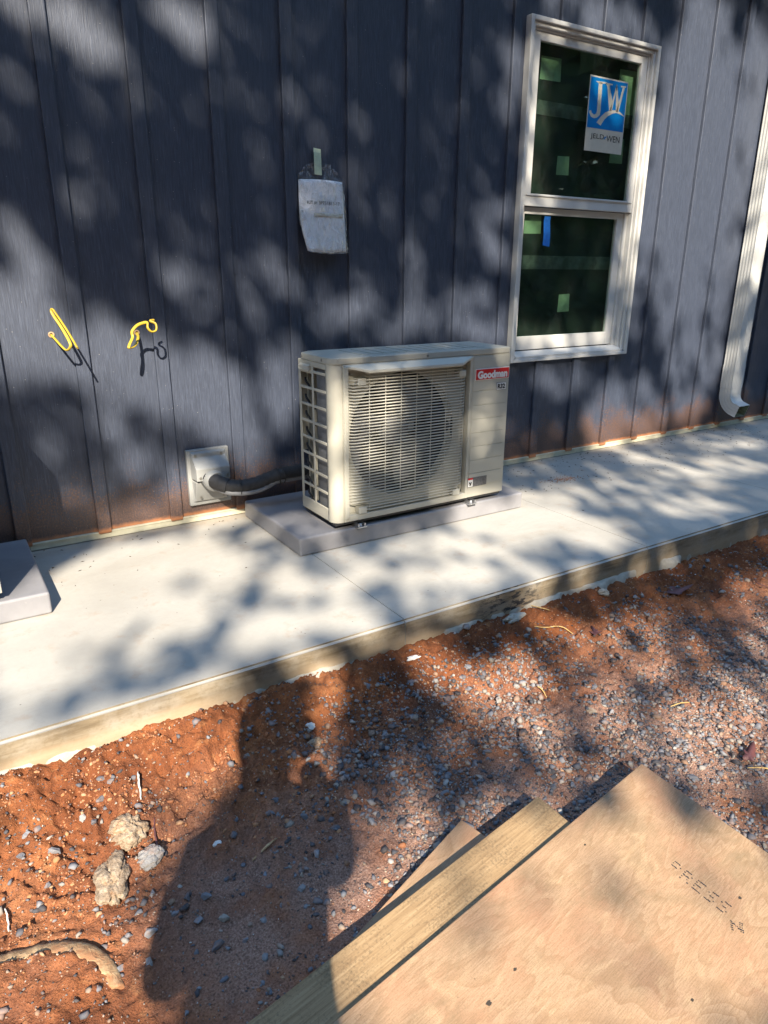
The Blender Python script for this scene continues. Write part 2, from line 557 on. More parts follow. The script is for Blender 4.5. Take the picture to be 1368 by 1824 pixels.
g = N('bark')
nb = g.noise(g.pos((3, 3, .5)), 9, 5, .65)
M['bark'] = g.done(g.ramp(nb, [(.3, (.06, .045, .035)), (.7, (.19, .15, .12))]), .9, g.bump(nb, .9, .03))
g = N('leaf')
r = g.n('ShaderNodeNewGeometry').outputs['Random Per Island']
M['leaf'] = g.done(g.ramp(r, [(0.0, (.035, .075, .015)), (.5, (.06, .12, .025)), (1.0, (.11, .16, .035))]), .55)
g = N('dry_wood')
fib = g.noise(g.pos((1, 1, 1), 'object'), 40, 5, .65, .6)
M['drywood'] = g.done(g.ramp(fib, [(.3, (.22, .125, .058)), (.5, (.40, .255, .13)), (.7, (.50, .36, .20))]), .85, g.bump(fib, .6, .004))
g = N('bark_crust')
fib = g.noise(g.pos((1, 1, 1)), 60, 5, .65, .6); soilm = g.noise(g.pos(), 22, 4, .6)
cc = g.ramp(fib, [(.3, (.20, .115, .055)), (.5, (.40, .26, .14)), (.7, (.50, .37, .22))])
cc = g.mix(g.ramp(soilm, [(.44, 0.0), (.60, .8)]), cc, (.34, .15, .068))
M['crust'] = g.done(cc, .9, g.bump(fib, .8, .006))
M['straw'] = simple('straw', (.55, .36, .13), .7, var=.2, scale=60)
M['deadleaf'] = simple('dead_leaf', (.12, .045, .045), .6, var=.35, scale=40)
M['chalk'] = simple('pale_fragment', (.68, .66, .62), .7, var=.1, scale=60)
g = N('mortar_lump')
na = g.noise(g.pos(), 60, 5, .7); nb = g.noise(g.pos(), 14, 4)
cc = g.ramp(na, [(.3, (.16, .105, .065)), (.5, (.30, .225, .155)), (.7, (.42, .345, .26))])
cc = g.mix(g.ramp(nb, [(.5, 0.0), (.68, .7)]), cc, (.46, .22, .09))
M['mortar'] = g.done(cc, .9, g.bump(na, 1.0, .006))

# ---------------------------------------------------------------- the ground
def gz(x, y, relief=True):
    x = np.asarray(x, float); y = np.asarray(y, float)
    z_ = -.095 - .02 * sstep(.5, 2.5, x) - .10 * sstep(1.30, 1.62, -y) - .06 * np.clip(-y - 1.6, 0, 2.5)
    z_ = z_ - .10 * sstep(6, 40, np.hypot(x, y))
    if relief:
        near = 1 - sstep(1.80, 2.0, -y) * sstep(-.45, -.2, x) * (1 - sstep(1.1, 1.5, x)) * .8
        bank = sstep(1.27, 1.34, -y) * (1 - sstep(1.5, 1.8, -y))
        left = 1 - sstep(.3, .9, x)
        r = (fbm(x, y, 2.2, 3, 1) - .5) * .05 + (fbm(x, y, 9, 3, 5) - .5) * (.022 + .035 * bank * (.35 + .65 * left))
        r = r + (np.abs(fbm(x, y, 24, 3, 9) - .5) * -2 + .3) * (.012 + .028 * bank * (.3 + .7 * left))
        r = r + (fbm(x, y, 48, 3, 23) - .5) * (.016 + .016 * bank) + np.where(fbm(x, y, 85, 2, 29) > .62, .004, 0.0)
        z_ = z_ + r * near
    q_ = np.hypot((x + .64) / .21, (y + 1.90) / .17)
    z_ = z_ + .034 * (1 - sstep(.78, 1.02, q_)) * (1 - .5 * sstep(0, .8, q_ * 0 + (-y - 1.80) / .12))
    z_ = np.where(y > -1.262, np.minimum(z_, -.14), z_)
    return z_


fx = np.concatenate([np.arange(-1.05, 1.6, .0055), np.arange(1.6, 3.7, .0085)]); fy = np.arange(-2.65, -1.262, .0055)
xs = np.concatenate([[-80, -40, -20, -10, -6, -4, -3, -2.3, -1.8, -1.4, -1.2], fx, [3.9, 4.2, 4.6, 5.2, 6, 8, 12, 20, 40, 80]])
ys = np.concatenate([[-80, -50, -30, -20, -14, -10, -7, -5.5, -4.5, -3.8, -3.3, -3.0, -2.85], fy, [-1.2, -1.0, 0, 3, 10, 30, 60]])
X, Y = np.meshgrid(xs, ys, indexing='ij')
Z = gz(X, Y)
nx, ny = X.shape
ii = np.arange(nx * ny).reshape(nx, ny)
quads = np.stack([ii[:-1, :-1], ii[1:, :-1], ii[1:, 1:], ii[:-1, 1:]], -1).reshape(-1, 4)
me = bpy.data.meshes.new('ground')
me.vertices.add(nx * ny)
me.vertices.foreach_set('co', np.stack([X, Y, Z], -1).reshape(-1))
me.loops.add(quads.size)
me.polygons.add(len(quads))
me.loops.foreach_set('vertex_index', quads.reshape(-1).astype(np.int32))
me.polygons.foreach_set('loop_start', np.arange(0, quads.size, 4, dtype=np.int32))
me.polygons.foreach_set('use_smooth', np.ones(len(quads), bool))
me.update(calc_edges=True)
ground = link_mesh('ground', me, M['soil'])
tag(ground, 'red clay soil strewn with grey gravel below the slab', kind='structure')

# icosahedron for stones
_t = (1 + 5 ** .5) / 2
ICO_V = np.array([(-1, _t, 0), (1, _t, 0), (-1, -_t, 0), (1, -_t, 0), (0, -1, _t), (0, 1, _t), (0, -1, -_t), (0, 1, -_t), (_t, 0, -1), (_t, 0, 1), (-_t, 0, -1), (-_t, 0, 1)]) / math.hypot(1, _t)
ICO_F = np.array([(0, 11, 5), (0, 5, 1), (0, 1, 7), (0, 7, 10), (0, 10, 11), (1, 5, 9), (5, 11, 4), (11, 10, 2), (10, 7, 6), (7, 1, 8), (3, 9, 4), (3, 4, 2), (3, 2, 6), (3, 6, 8), (3, 8, 9), (4, 9, 5), (2, 4, 11), (6, 2, 10), (8, 6, 7), (9, 8, 1)])


def rot_mats(n):
    q = nr.normal(size=(n, 4)); q /= np.linalg.norm(q, axis=1, keepdims=True)
    w, x, y, z_ = q.T
    return np.stack([1 - 2 * (y * y + z_ * z_), 2 * (x * y - z_ * w), 2 * (x * z_ + y * w), 2 * (x * y + z_ * w), 1 - 2 * (x * x + z_ * z_), 2 * (y * z_ - x * w), 2 * (x * z_ - y * w), 2 * (y * z_ + x * w), 1 - 2 * (x * x + y * y)], -1).reshape(n, 3, 3)


def scatter(name, xy, size, mat, sink=.25, flat=.75):
    n = len(xy)
    V = ICO_V[None] * (1 + nr.uniform(-.45, .40, (n, 12, 1)))
    V = V * nr.uniform(.38, 1.0, (n, 1, 3))
    V = np.einsum('nij,nkj->nki', rot_mats(n), V)
    V[:, :, 2] *= flat
    V = V * size[:, None, None]
    zz = gz(xy[:, 0], xy[:, 1]) + size * (.5 - sink) * flat
    V = V + np.stack([xy[:, 0], xy[:, 1], zz], -1)[:, None]
    F = (ICO_F[None] + (np.arange(n) * 12)[:, None, None]).reshape(-1, 3)
    me = bpy.data.meshes.new(name)
    me.vertices.add(n * 12); me.vertices.foreach_set('co', V.reshape(-1))
    me.loops.add(F.size); me.polygons.add(len(F))
    me.loops.foreach_set('vertex_index', F.reshape(-1).astype(np.int32))
    me.polygons.foreach_set('loop_start', np.arange(0, F.size, 3, dtype=np.int32))
    me.update(calc_edges=True)
    o = link_mesh(name, me, mat, ground)
    o['kind'] = 'stuff'
    return o


def dens(x, y):
    """how much crushed stone lies at a spot, 0..1"""
    d = sstep(.34, .56, fbm(x, y, 2.6, 3, 41)) * .6 + .4 * sstep(.42, .6, fbm(x, y, 9, 2, 43))
    right = sstep(-.15, .45, x)
    off = sstep(1.33, 1.48, -y)
    return d * (.16 + .84 * right) * off + .04


def sample(n, p):
    xy = np.stack([nr.uniform(-.95, 3.4, n * 6), nr.uniform(-2.7, -1.30, n * 6)], -1)
    k = nr.random(len(xy)) < p(xy[:, 0], xy[:, 1])
    return xy[k][:n]


xy = sample(52000, lambda x, y: dens(x, y) * .85 + .12)
scatter('gravel_fines', xy, nr.uniform(.0014, .0038, len(xy)), M['fines'])
xy = sample(34000, dens)
scatter('gravel', xy, np.clip(nr.lognormal(math.log(.0056), .45, len(xy)), .0026, .016), M['gravel'])
bankp = lambda x, y: (sstep(1.28, 1.34, -y) * (1 - sstep(1.55, 1.85, -y)) * (1 - .75 * sstep(.4, .9, x)) + .06) * sstep(.4, .6, fbm(x, y, 10, 2, 77))
xy = sample(15000, bankp)
scatter('soil_crumbs', xy, np.clip(nr.lognormal(math.log(.0034), .5, len(xy)), .0014, .010), M['clod'], .55)


def rock_mesh(seed, sub=2, amp=.35, sq=(1, .8, .6), facets=11):
    """angular lump: icosphere cut by random planes"""
    r = random.Random(seed)
    bm = bmesh.new()
    bmesh.ops.create_icosphere(bm, subdivisions=sub, radius=1)
    pl = []
    for _ in range(facets):
        n_ = Vector((r.gauss(0, 1), r.gauss(0, 1), r.gauss(0, 1))).normalized()
        pl.append((n_, r.uniform(.42, .72)))
    for v in bm.verts:
        for n_, d in pl:
            e = v.co.dot(n_) - d
            if e > 0: v.co -= n_ * e
        v.co *= 1 + r.uniform(-amp, amp) * .15
        v.co = Vector((v.co.x * sq[0], v.co.y * sq[1], v.co.z * sq[2]))
    me = bpy.data.meshes.new('stone')
    bm.to_mesh(me); bm.free()
    return me


ROCKS = [rock_mesh(s_, 2, .9, (1, r_, h_)) for s_, r_, h_ in ((1, .8, .6), (2, .65, .55), (3, .9, .7), (4, .75, .45), (5, .85, .65), (6, .6, .6), (7, .95, .5), (8, .7, .7))]
for m_ in ROCKS: m_.materials.append(M['stone'])


def stone(x, y, r, k=None, lift=.35, rz=None):
    o = bpy.data.objects.new('stone', ROCKS[rng.randrange(8) if k is None else k])
    o.location = (x, y, float(gz(x, y)) + r * .5 * lift)
    o.scale = (r, r, r)
    o.rotation_euler = (rng.uniform(-.3, .3), rng.uniform(-.3, .3), rng.uniform(0, 6.28) if rz is None else rz)
    o.parent = ground
    col.objects.link(o)
    return o


# stones one can pick out, placed where the picture shows them
for x, y, r in ((-.249, -1.912, .021), (-.36, -1.818, .018), (-.378, -1.87, .017), (-.265, -1.838, .014), (-.30, -1.80, .012), (-.22, -1.86, .013), (-.27, -1.78, .013), (-.235, -1.80, .016), (-.20, -1.93, .009), (-.30, -1.765, .011), (-.33, -1.72, .012), (-.43, -1.86, .011), (-.40, -1.80, .013),
                (1.002, -1.761, .021), (.20, -1.62, .013), (.24, -1.58, .014), (.16, -1.66, .013), (.28, -1.63, .017), (.31, -1.70, .018), (.24, -1.72, .014), (.13, -1.56, .012), (.36, -1.66, .013), (.05, -1.70, .013), (-.02, -1.65, .013), (-.10, -1.80, .012), (.18, -1.80, .016), (.02, -1.82, .013), (-.05, -1.88, .012), (.10, -1.74, .011), (-.49, -1.53, .016), (-.46, -1.57, .014), (-.42, -1.47, .014), (-.37, -1.44, .013), (-.54, -1.47, .012), (-.52, -1.60, .012), (-.40, -1.50, .012), (-.34, -1.42, .012), (.60, -1.53, .013), (.72, -1.50, .013), (.85, -1.50, .013), (.78, -1.58, .015), (.95, -1.56, .014)):
    stone(x, y, r)
cnt = 0
while cnt < 230:
    x = rng.uniform(-.7, 3.0); y = rng.uniform(-2.3, -1.36)
    if rng.random() < float(dens(np.array([x]), np.array([y]))[0]) ** 1.2:
        stone(x, y, min(.018, max(.0085, rng.lognormvariate(math.log(.0105), .25))))
        cnt += 1

# ---------------------------------------------------------------- the concrete slab
slab = empty('concrete_slab', (0, 0, 0))
tag(slab, 'pale concrete apron slab with saw cut joints along the dark wall', kind='structure')
SY = -1.2875
JX = [-4.245, -3.027, -1.8095, -.592, .6254, 1.8427, 3.06, 4.277, 5.495, 6.712]
for i in range(len(JX) - 1):
    bm = bmesh.new()
    x0, x1 = JX[i] + .0016, JX[i + 1] - .0016
    vs = [bm.verts.new(c) for c in ((x0, SY, -.135), (x1, SY, -.135), (x1, .06, -.135), (x0, .06, -.135), (x0, SY, 0), (x1, SY, 0), (x1, .06, 0), (x0, .06, 0))]
    for f in ((0, 3, 2, 1), (4, 5, 6, 7), (0, 1, 5, 4), (1, 2, 6, 5), (2, 3, 7, 6), (3, 0, 4, 7)):
        bm.faces.new([vs[k] for k in f])
    te = [e for e in bm.edges if all(abs(v.co.z) < 1e-6 for v in e.verts)]
    bmesh.ops.bevel(bm, geom=[e for e in te if abs(e.verts[0].co.y - SY) < 1e-6 and abs(e.verts[1].co.y - SY) < 1e-6], offset=.009, segments=3, affect='EDGES')
    bm.normal_update()
    for f in bm.faces:
        f.material_index = 1 if f.normal.y < -.8 else 0
        f.smooth = False
    me = bpy.data.meshes.new('slab_section'); bm.to_mesh(me); bm.free()
    me.materials.append(M['concrete']); me.materials.append(M['edge'])
    link_mesh('slab_section', me, None, slab)
MB().box(-4.24, 6.70, SY + .012, .05, -.134, -.014).build('slab_core', M['spill'], slab)

# ragged lip of concrete that oozed out under the form board
xs_ = np.arange(-1.3, 3.6, .012)
wob = fbm(xs_, xs_ * 0 + 3.3, 7, 4, 61); wob2 = fbm(xs_, xs_ * 0 + 9.1, 30, 3, 63)
wid = np.clip((wob - .42) * .12, 0.003, .04) + (wob2 - .5) * .012
wid = np.clip(wid * (.55 + .7 * (1 - sstep(.0, .8, xs_)) + .35 * sstep(.8, 1.2, xs_)), .002, .07)
vs = []; K = 8
for j, x in enumerate(xs_):
    for k in range(K):
        t = k / (K - 1)
        yy = SY + .004 - wid[j] * math.sin(t * math.pi / 2) * (1 + .25 * (vnoise(np.array([x * 60]), np.array([k * 1.7]), 5)[0] - .5))
        top_ = -.080 - .012 * (wob2[j] - .5)
        zz = top_ - (t ** 2.2) * .075 + .006 * (vnoise(np.array([x * 45]), np.array([k * 2.1 + 7]), 8)[0] - .5)
        vs.append((x, yy, zz))
fs = [(j * K + k, (j + 1) * K + k, (j + 1) * K + k + 1, j * K + k + 1) for j in range(len(xs_) - 1) for k in range(K - 1)]
mb = MB().add(vs, [f[::-1] for f in fs], True)
mb.build('concrete_lip', M['spill'], slab)

# ---------------------------------------------------------------- the house wall
house = empty('house', (0, 0, 0))
tag(house, 'house wall of dark slate blue board and batten siding splashed with red mud', 'house')
HX0, HX1, HZ = -4.2, 6.7, 2.98
WX0, WX1, WZ0, WZ1 = 2.182, 3.092, .620, 2.215          # window opening
mb = MB()
for x0, x1, z0, z1 in ((HX0, WX0, .034, HZ), (WX1, HX1, .034, HZ), (WX0, WX1, .034, WZ0), (WX0, WX1, WZ1, HZ)):
    mb.box(x0, x1, 0, .14, z0, z1)
mb.build('siding', M['siding'], house)
MB().box(HX0, HX1, .02, .12, -.02, .033).build('sill_plate', M['flash'], house)
bat = MB().box(-.027, .027, -.019, .001, 0, 1).mesh('batten')
bat.materials.append(M['siding'])
k = -13
while True:
    xr = -.0095 + .3048 * k
    k += 1
    if xr > HX1 - .05: break
    if xr < HX0 + .1: continue
    xc = xr - .027
    spans = [(.026, HZ)]
    if 2.12 < xc < 3.15: spans = [(.026, .592), (2.243, HZ)]
    for z0, z1 in spans:
        o = bpy.data.objects.new('batten', bat)
        o.location = (xc, 0, z0); o.scale = (1, 1, z1 - z0); o.parent = house
        col.objects.link(o)
        bv = o.modifiers.new('bevel', 'BEVEL'); bv.width = .0035; bv.segments = 2
mb = MB().box(HX0, HX1, -.009, .019, .004, .030)
mb.box(HX0, HX1, -.0135, -.0005, .0285, .0335)
mb.build('base_flashing', M['flash'], house)
# rest of the house body, soffit, gutter and roof above the picture
MB().box(HX0, HX0 + .14, .141, 7, -.1, HZ).box(HX1 - .14, HX1, .141, 7, -.1, HZ).box(HX0, HX1, 7.01, 7.15, -.1, HZ).build('rear_walls', M['siding'], house)
MB().box(HX0 - .3, HX1 + .3, -.30, 7.4, HZ + .002, HZ + .03).build('soffit', M['soffit'], house)
MB().prism([(HX0 - .35, -.36, HZ + .032), (HX0 - .35, 7.5, HZ + .032), (HX0 - .35, 3.6, HZ + 1.9)], (HX1 - HX0 + .7, 0, 0), None).build('roof', M['roof'], house)

# window (a part of the house; its pieces are sub-parts)
win = empty('window', (0, 0, 0)); win.parent = house
tag(win, 'white single hung window with green film behind the panes')


def ring(mb, x0, x1, z0, z1, l, r, t, b, y0, y1):
    mb.box(x0, x0 + l, y0, y1, z0, z1); mb.box(x1 - r, x1, y0, y1, z0, z1)
    mb.box(x0 + l, x1 - r, y0 + .0004, y1, z1 - t, z1); mb.box(x0 + l, x1 - r, y0 + .0004, y1, z0, z0 + b)
    return mb


ring(MB(), 2.159, 3.115, .597, 2.238, .022, .022, .020, .018, -.040, .001).build('casing', M['white'], win, bevel=.003)
ring(MB(), 2.183, 3.091, .617, 2.216, .016, .016, .016, .016, -.026, .07).build('frame', M['white'], win, bevel=.002)
ring(MB(), 2.200, 3.074, .634, 2.199, .012, .012, .010, .004, -.008, .07).build('jamb_liner', M['white'], win, bevel=.0015)
ring(MB(), 2.213, 3.061, 1.402, 2.188, .047, .047, .038, .060, -.002, .024).build('upper_sash', M['white'], win, bevel=.002)
MB().box(2.226, 3.048, -.008, -.0025, 1.452, 1.458).build('glazing_bead', M['white'], win)
ring(MB(), 2.213, 3.035, .655, 1.400, .045, .050, .034, .074, .032, .056).build('lower_sash', M['white'], win, bevel=.002)
MB().box(3.036, 3.061, .020, .06, .64, 1.400).build('sash_track', M['white'], win, bevel=.002)
MB().prism([(2.2, -.036, .6155), (2.2, .030, .6155), (2.2, .030, .650), (2.2, -.036, .628)], (.874, 0, 0), None).build('sill', M['white'], win)
MB().box(2.259, 3.015, .010, .014, 1.46, 2.152).build('pane', M['glass'], win)
MB().box(2.256, 2.988, .043, .047, .727, 1.368).build('pane', M['glass'], win)
MB().box(2.20, 3.075, .066, .070, 1.40, 2.20).build('film', M['film'], win)
MB().box(2.20, 3.075, .074, .078, .63, 1.39).build('film', M['film'], win)
mb = MB()
for (x0, x1, z0, z1, yy) in ((2.332, 2.475, 2.005, 2.113, .0645), (2.92, 3.06, 1.90, 2.13, .0645), (2.905, 3.01, 1.66, 1.79, .0645), (2.497, 2.588, 1.572, 1.668, .0645), (2.297, 2.42, 1.270, 1.365, .0725), (2.60, 2.69, .852, .954, .0725)):
    w_ = x1 - x0
    MB().add([(x0, yy, z0), (x1 + .004, yy, z0 + .003), (x1, yy, z1), (x0 + .003, yy, z1 - .004)], [(0, 1, 2, 3)]).build('film_patch', M['film_patch'], win)


def fold_strip(x0, x1, z0, z1, yy, seed):
    r = random.Random(seed); n = 60; vs = []
    for i in range(n + 1):
        x = x0 + (x1 - x0) * i / n
        for j in range(5):
            vs.append((x, yy - .006 * r.random(), z0 + (z1 - z0) * j / 4))
    return MB().add(vs, [(i * 5 + j, (i + 1) * 5 + j, (i + 1) * 5 + j + 1, i * 5 + j + 1) for i in range(n) for j in range(4)], True)


fold_strip(2.21, 3.06, 1.845, 1.912, .064, 3).build('film_fold', M['film_fold'], win)
fold_strip(2.21, 3.03, 1.088, 1.160, .072, 4).build('film_fold', M['film_fold'], win)

# ---------------------------------------------------------------- downspout
DX0, DX1, DY0, DY1 = 4.19, 4.315, -.105, -.02
ds = empty('downspout', (4.25, -.06, .1))
tag(ds, 'cream corrugated metal downspout with kicked out elbow at the right edge', 'downspout')


def spout_ring(n=9):
    """rectangular profile with small corrugations, local (a across, b depth)"""
    w, d = (DX1 - DX0) / 2, (DY1 - DY0) / 2
    pts = []
    def side(p, q, nx_, ny_, m):
        for i in range(m):
            t = i / m
            e = .0018 if i % 2 else 0
            if i in (0, ): e = 0
            pts.append((p[0] + (q[0] - p[0]) * t - nx_ * e, p[1] + (q[1] - p[1]) * t - ny_ * e))
    side((-w, -d), (w, -d), 0, -1, 14); side((w, -d), (w, d), 1, 0, 8)
    side((w, d), (-w, d), 0, 1, 14); side((-w, d), (-w, -d), -1, 0, 8)
    return pts


RING = spout_ring()


def sweep_rect(mb, path, s=1.0):
    """path of (y, z, angle) : ring plane tilts about x"""
    k = len(RING); vs = []
    for (y, z_, a) in path:
        for (u, v) in RING:
            vs.append(((DX0 + DX1) / 2 + u * s - 4.25, y + v * s * math.cos(a) + .06, z_ + v * s * math.sin(a) - .1))
    fs = [(i * k + j, i * k + (j + 1) % k, (i + 1) * k + (j + 1) % k, (i + 1) * k + j) for i in range(len(path) - 1) for j in range(k)]
    return mb.add(vs, fs)


yc = (DY0 + DY1) / 2
sweep_rect(MB(), [(yc, 2.97, 0), (yc, .43, 0)]).build('pipe', M['gutter'], ds)
sweep_rect(MB(), [(yc, .46, 0), (yc, .30, 0)], 1.03).build('joint_sleeve', M['gutter'], ds)
path = [(yc, .305, 0), (yc, .262, 0)]
for i in range(1, 9):
    a = math.radians(72) * i / 8
    path.append((yc - .085 * (1 - math.cos(a)), .262 - .085 * math.sin(a) - .002 * i, -a))
y_, z_, a_ = path[-1]
path.append((y_ - .055 * math.sin(-a_), z_ - .055 * math.cos(a_), a_))
sweep_rect(MB(), path, 1.0).build('elbow', M['gutter'], ds)
sweep_rect(MB(), [(p_[0] + .0, p_[1], p_[2]) for p_ in path], .94).build('elbow_inner', M['inside'], ds)

# ---------------------------------------------------------------- equipment pads
PH = .0763
def make_pad():
    t = MB().box(0, 1.18, 0, .576, 0, PH).build('equipment_pad', M['pad'], None, bevel=.008, seg=3)
    return t


pad = make_pad(); pad.location = (.570, -.626, .0005)
tag(pad, 'grey equipment pad carrying the heat pump near the middle', 'equipment pad', 'equipment pads on the slab')
pad2 = pad.copy(); col.objects.link(pad2); pad2.location = (-1.517, -.630, .0005)
tag(pad2, 'grey equipment pad cut off by the left edge of the picture', 'equipment pad', 'equipment pads on the slab')

# ---------------------------------------------------------------- heat pump (local: x right, y back, z up)
def make_unit():
    u = empty('heat_pump', (0, 0, 0))
    W_, D_, ZB, ZT = .889, .287, .030, .662
    # corner post: rounded front left corner continuing to the grille
    prof = [(0, .053)] + [(.040 - .040 * math.cos(a), .040 - .040 * math.sin(a)) for a in [i * math.pi / 16 for i in range(9)]] + [(.046, 0)]
    inner = [(x + .003 * (1 if x < .02 else .4), y + .003 * (1 if y < .02 else .3)) for x, y in prof][::-1]
    poly = prof + inner
    k = len(poly)
    vs = [(x, y, ZB) for x, y in poly] + [(x, y, ZT) for x, y in poly]
    MB().add(vs, [(i, (i + 1) % k, (i + 1) % k + k, i + k) for i in range(k)], True).build('corner_post', M['cream'], u)
    # side panel with open grid
    mb = MB()
    T = .004
    mb.box(0, T, .0531, D_, .6405, ZT); mb.box(0, T, .0531, D_, ZB, .078)
    mb.box(0, T, .156, .171, .0781, .6404); mb.box(0, T, .267, D_, .0781, .6404)
    for i in range(9):
        zc = .6215 - .068 * i
        mb.box(-.001, T, .0531, .1559, zc - .0055, zc + .0055)
        if i: mb.box(-.001, T, .1711, .2669, zc - .0055, zc + .0055)
    mb.box(0, T, .1711, .2669, .612, .6404)
    mb.build('side_grid', M['cream'], u, bevel=.0015, seg=1)
    mb = MB()
    mb.prism([(-.0005, .176, .648), (-.0005, .262, .648), (-.0005, .262, .628), (-.0005, .176, .628)], (-.012, 0, -.006), None)
    for i in range(6):
        mb.box(-.014, -.004, .180 + i * .014, .186 + i * .014, .622, .630)
    mb.build('wire_clip', M['cream_plastic'], u, bevel=.001, seg=1)
    # front: surround of the fan opening, then the blind right part
    mb = MB()
    mb.box(.0461, .068, -.004, .028, ZB, ZT); mb.box(.6655, .678, -.004, .028, ZB, ZT)
    mb.box(.0681, .6654, -.003, .028, ZB, .055); mb.box(.0681, .6654, -.003, .028, .640, ZT)
    mb.build('grille_surround', M['cream'], u, bevel=.002, seg=1)
    MB().box(.0461, .066, -.011, -.0041, .045, .655).build('surround_strip', M['cream'], u, bevel=.003)
    mb = MB()
    mb.box(.6781, W_, 0, .004, ZB, ZT); mb.box(W_ - .004, W_, .0041, D_, ZB, ZT); mb.box(.0041, W_ - .0041, D_ - .004, D_, ZB + .25, ZT)
    mb.build('front_panel', M['cream'], u, bevel=.003)
    mb = MB()
    for i in range(7):
        z1 = .506 - .061 * i
        mb.box(.684, .874, -.0022, .0002, z1 - .061 + .0026, z1)
    mb.box(.684, .874, -.0022, .0002, .5105, .655)
    mb.build('embossed_ribs', M['cream'], u, bevel=.0016)
    # plate with the round fan opening
    cx, cz, R = .349, .358, .260
    n = 72; vs = []; x0, x1, z0, z1 = .060, .672, .048, .648
    for ring_y, rr in ((.030, None), (.030, R), (.045, R - .006), (.075, R - .004)):
        for i in range(n):
            a = 2 * math.pi * i / n
            ca, sa = math.cos(a), math.sin(a)
            if rr is None:
                t = min((x1 - cx) / ca if ca > 1e-9 else 1e9, (x0 - cx) / ca if ca < -1e-9 else 1e9, (z1 - cz) / sa if sa > 1e-9 else 1e9, (z0 - cz) / sa if sa < -1e-9 else 1e9)
                vs.append((cx + ca * t, ring_y, cz + sa * t))
            else:
                vs.append((cx + ca * rr, ring_y, cz + sa * rr))
    fs = [(j * n + i, j * n + (i + 1) % n, (j + 1) * n + (i + 1) % n, (j + 1) * n + i) for j in range(3) for i in range(n)]
    MB().add(vs, fs, False).build('fan_orifice', M['cream'], u)
    # bent wire guard
    mb = MB()
    nb = 47
    for i in range(nb):
        zc = .068 + (.636 - .068) * i / (nb - 1)
        if i >= nb - 3 or i < 3:
            pts = [(.150, .006, zc), (.165, -.004, zc), (.618, -.004, zc), (.630, .006, zc)]
        else:
            pts = [(.072, .027, zc), (.080, .006, zc), (.096, -.003, zc), (.165, -.004, zc), (.618, -.004, zc), (.640, .002, zc), (.660, .027, zc)]
        mb.tube(pts, .0027, 5, cap=False)
    for i in range(7):
        xc = .165 + .0755 * i
        mb.tube([(xc, .006, .060), (xc, -.0005, .066), (xc, -.0005, .638), (xc, .006, .644)], .0021, 5, cap=False)
    mb.build('fan_guard', M['cream_plastic'], u)
    for x, z_ in ((.128, .592), (.622, .590), (.130, .068), (.612, .068)):
        MB().box(x - .018, x + .018, -.008, .028, z_ - .012, z_ + .014).build('guard_bracket', M['cream_plastic'], u, bevel=.002)
    for x, z_ in ((.092, .622), (.083, .075), (.652, .075)):
        MB().cyl((x, .029, z_), (0, -1, 0), .0045, .003, 10).build('screw', M['screw'], u)
    # visor
    a = [(.044, 0, .661), (.686, 0, .661), (.600, -.034, .640), (.147, -.034, .640)]
    b = [(.044, 0, .652), (.686, 0, .652), (.600, -.034, .628), (.147, -.034, .628)]
    MB().add(a + b, [(3, 2, 1, 0), (4, 5, 6, 7), (2, 3, 7, 6), (1, 2, 6, 5), (3, 0, 4, 7), (0, 1, 5, 4)]).build('visor', M['cream_plastic'], u, bevel=.002)
    # lid: rounded front left, chamfered rear left
    prof = [(-.003, D_ - .035), ] + [(.040 - .043 * math.cos(t), .040 - .043 * math.sin(t)) for t in [i * math.pi / 16 for i in range(9)]]
    prof += [(W_ - .012, -.003), (W_ - .003, .000), (W_ + .003, .010), (W_ + .003, D_ + .003), (.045, D_ + .003)]
    k = len(prof)
    vs = [(x, y, ZT + .0005) for x, y in prof] + [(x, y, ZT + .0265) for x, y in prof]
    lid = MB().add(vs, [tuple(range(k - 1, -1, -1)), tuple(range(k, 2 * k))] + [(i, (i + 1) % k, (i + 1) % k + k, i + k) for i in range(k)])
    lid.build('lid', M['cream'], u, bevel=.004, seg=2)
    mb = MB()
    for i in range(11):
        x = .16 + .058 * i
        mb.box(x, x + .044, .05, .24, ZT + .0266, ZT + .0285)
    mb.build('lid_ribs', M['cream'], u, bevel=.0012, seg=1)
    for x, y, ax in ((.012, .245, (-1, 0, 0)), (.0, .075, (-1, 0, 0)), (.44, -.003, (0, -1, 0))):
        MB().cyl((x if ax[0] == 0 else -.003, y, ZT + .013), ax, .005, .003, 10).build('screw', M['screw'], u)
    MB().box(.008, W_ - .008, .008, D_ - .006, .018, ZB - .0005).build('base_pan', M['black'], u)
    for x in (.118, .700):
        mb = MB().box(x - .022, x + .022, -.022, .03, .0005, .005).box(x - .018, x - .012, -.018, .02, .0051, .0178).box(x + .012, x + .018, -.018, .02, .0051, .0178)
        mb.cyl((x, -.006, .0051), (0, 0, 1), .007, .011, 10)
        mb.build('foot', M['steel'], u)
        MB().box(x - .022, x + .022, .24, .29, .0005, .0178).build('foot', M['steel'], u)
    # inside: coils, tubes, fan
    mb = MB().box(.018, .034, .045, .160, .05, .65).box(.075, .60, .242, .262, .05, .65)
    mb.build('coil', M['coil'], u)
    MB().box(.066, .070, .076, .241, .05, .65).box(.071, .602, .225, .2405, .05, .655).build('shade_liner', M['dark'], u)  # black sheets added in place of shade inside the cabinet behind the fan
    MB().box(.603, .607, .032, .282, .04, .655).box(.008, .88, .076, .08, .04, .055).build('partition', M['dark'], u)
    MB().box(.09, .10, .20, .265, .05, .645).box(.030, .075, .262, .275, .05, .645).build('end_plate', M['cream'], u)
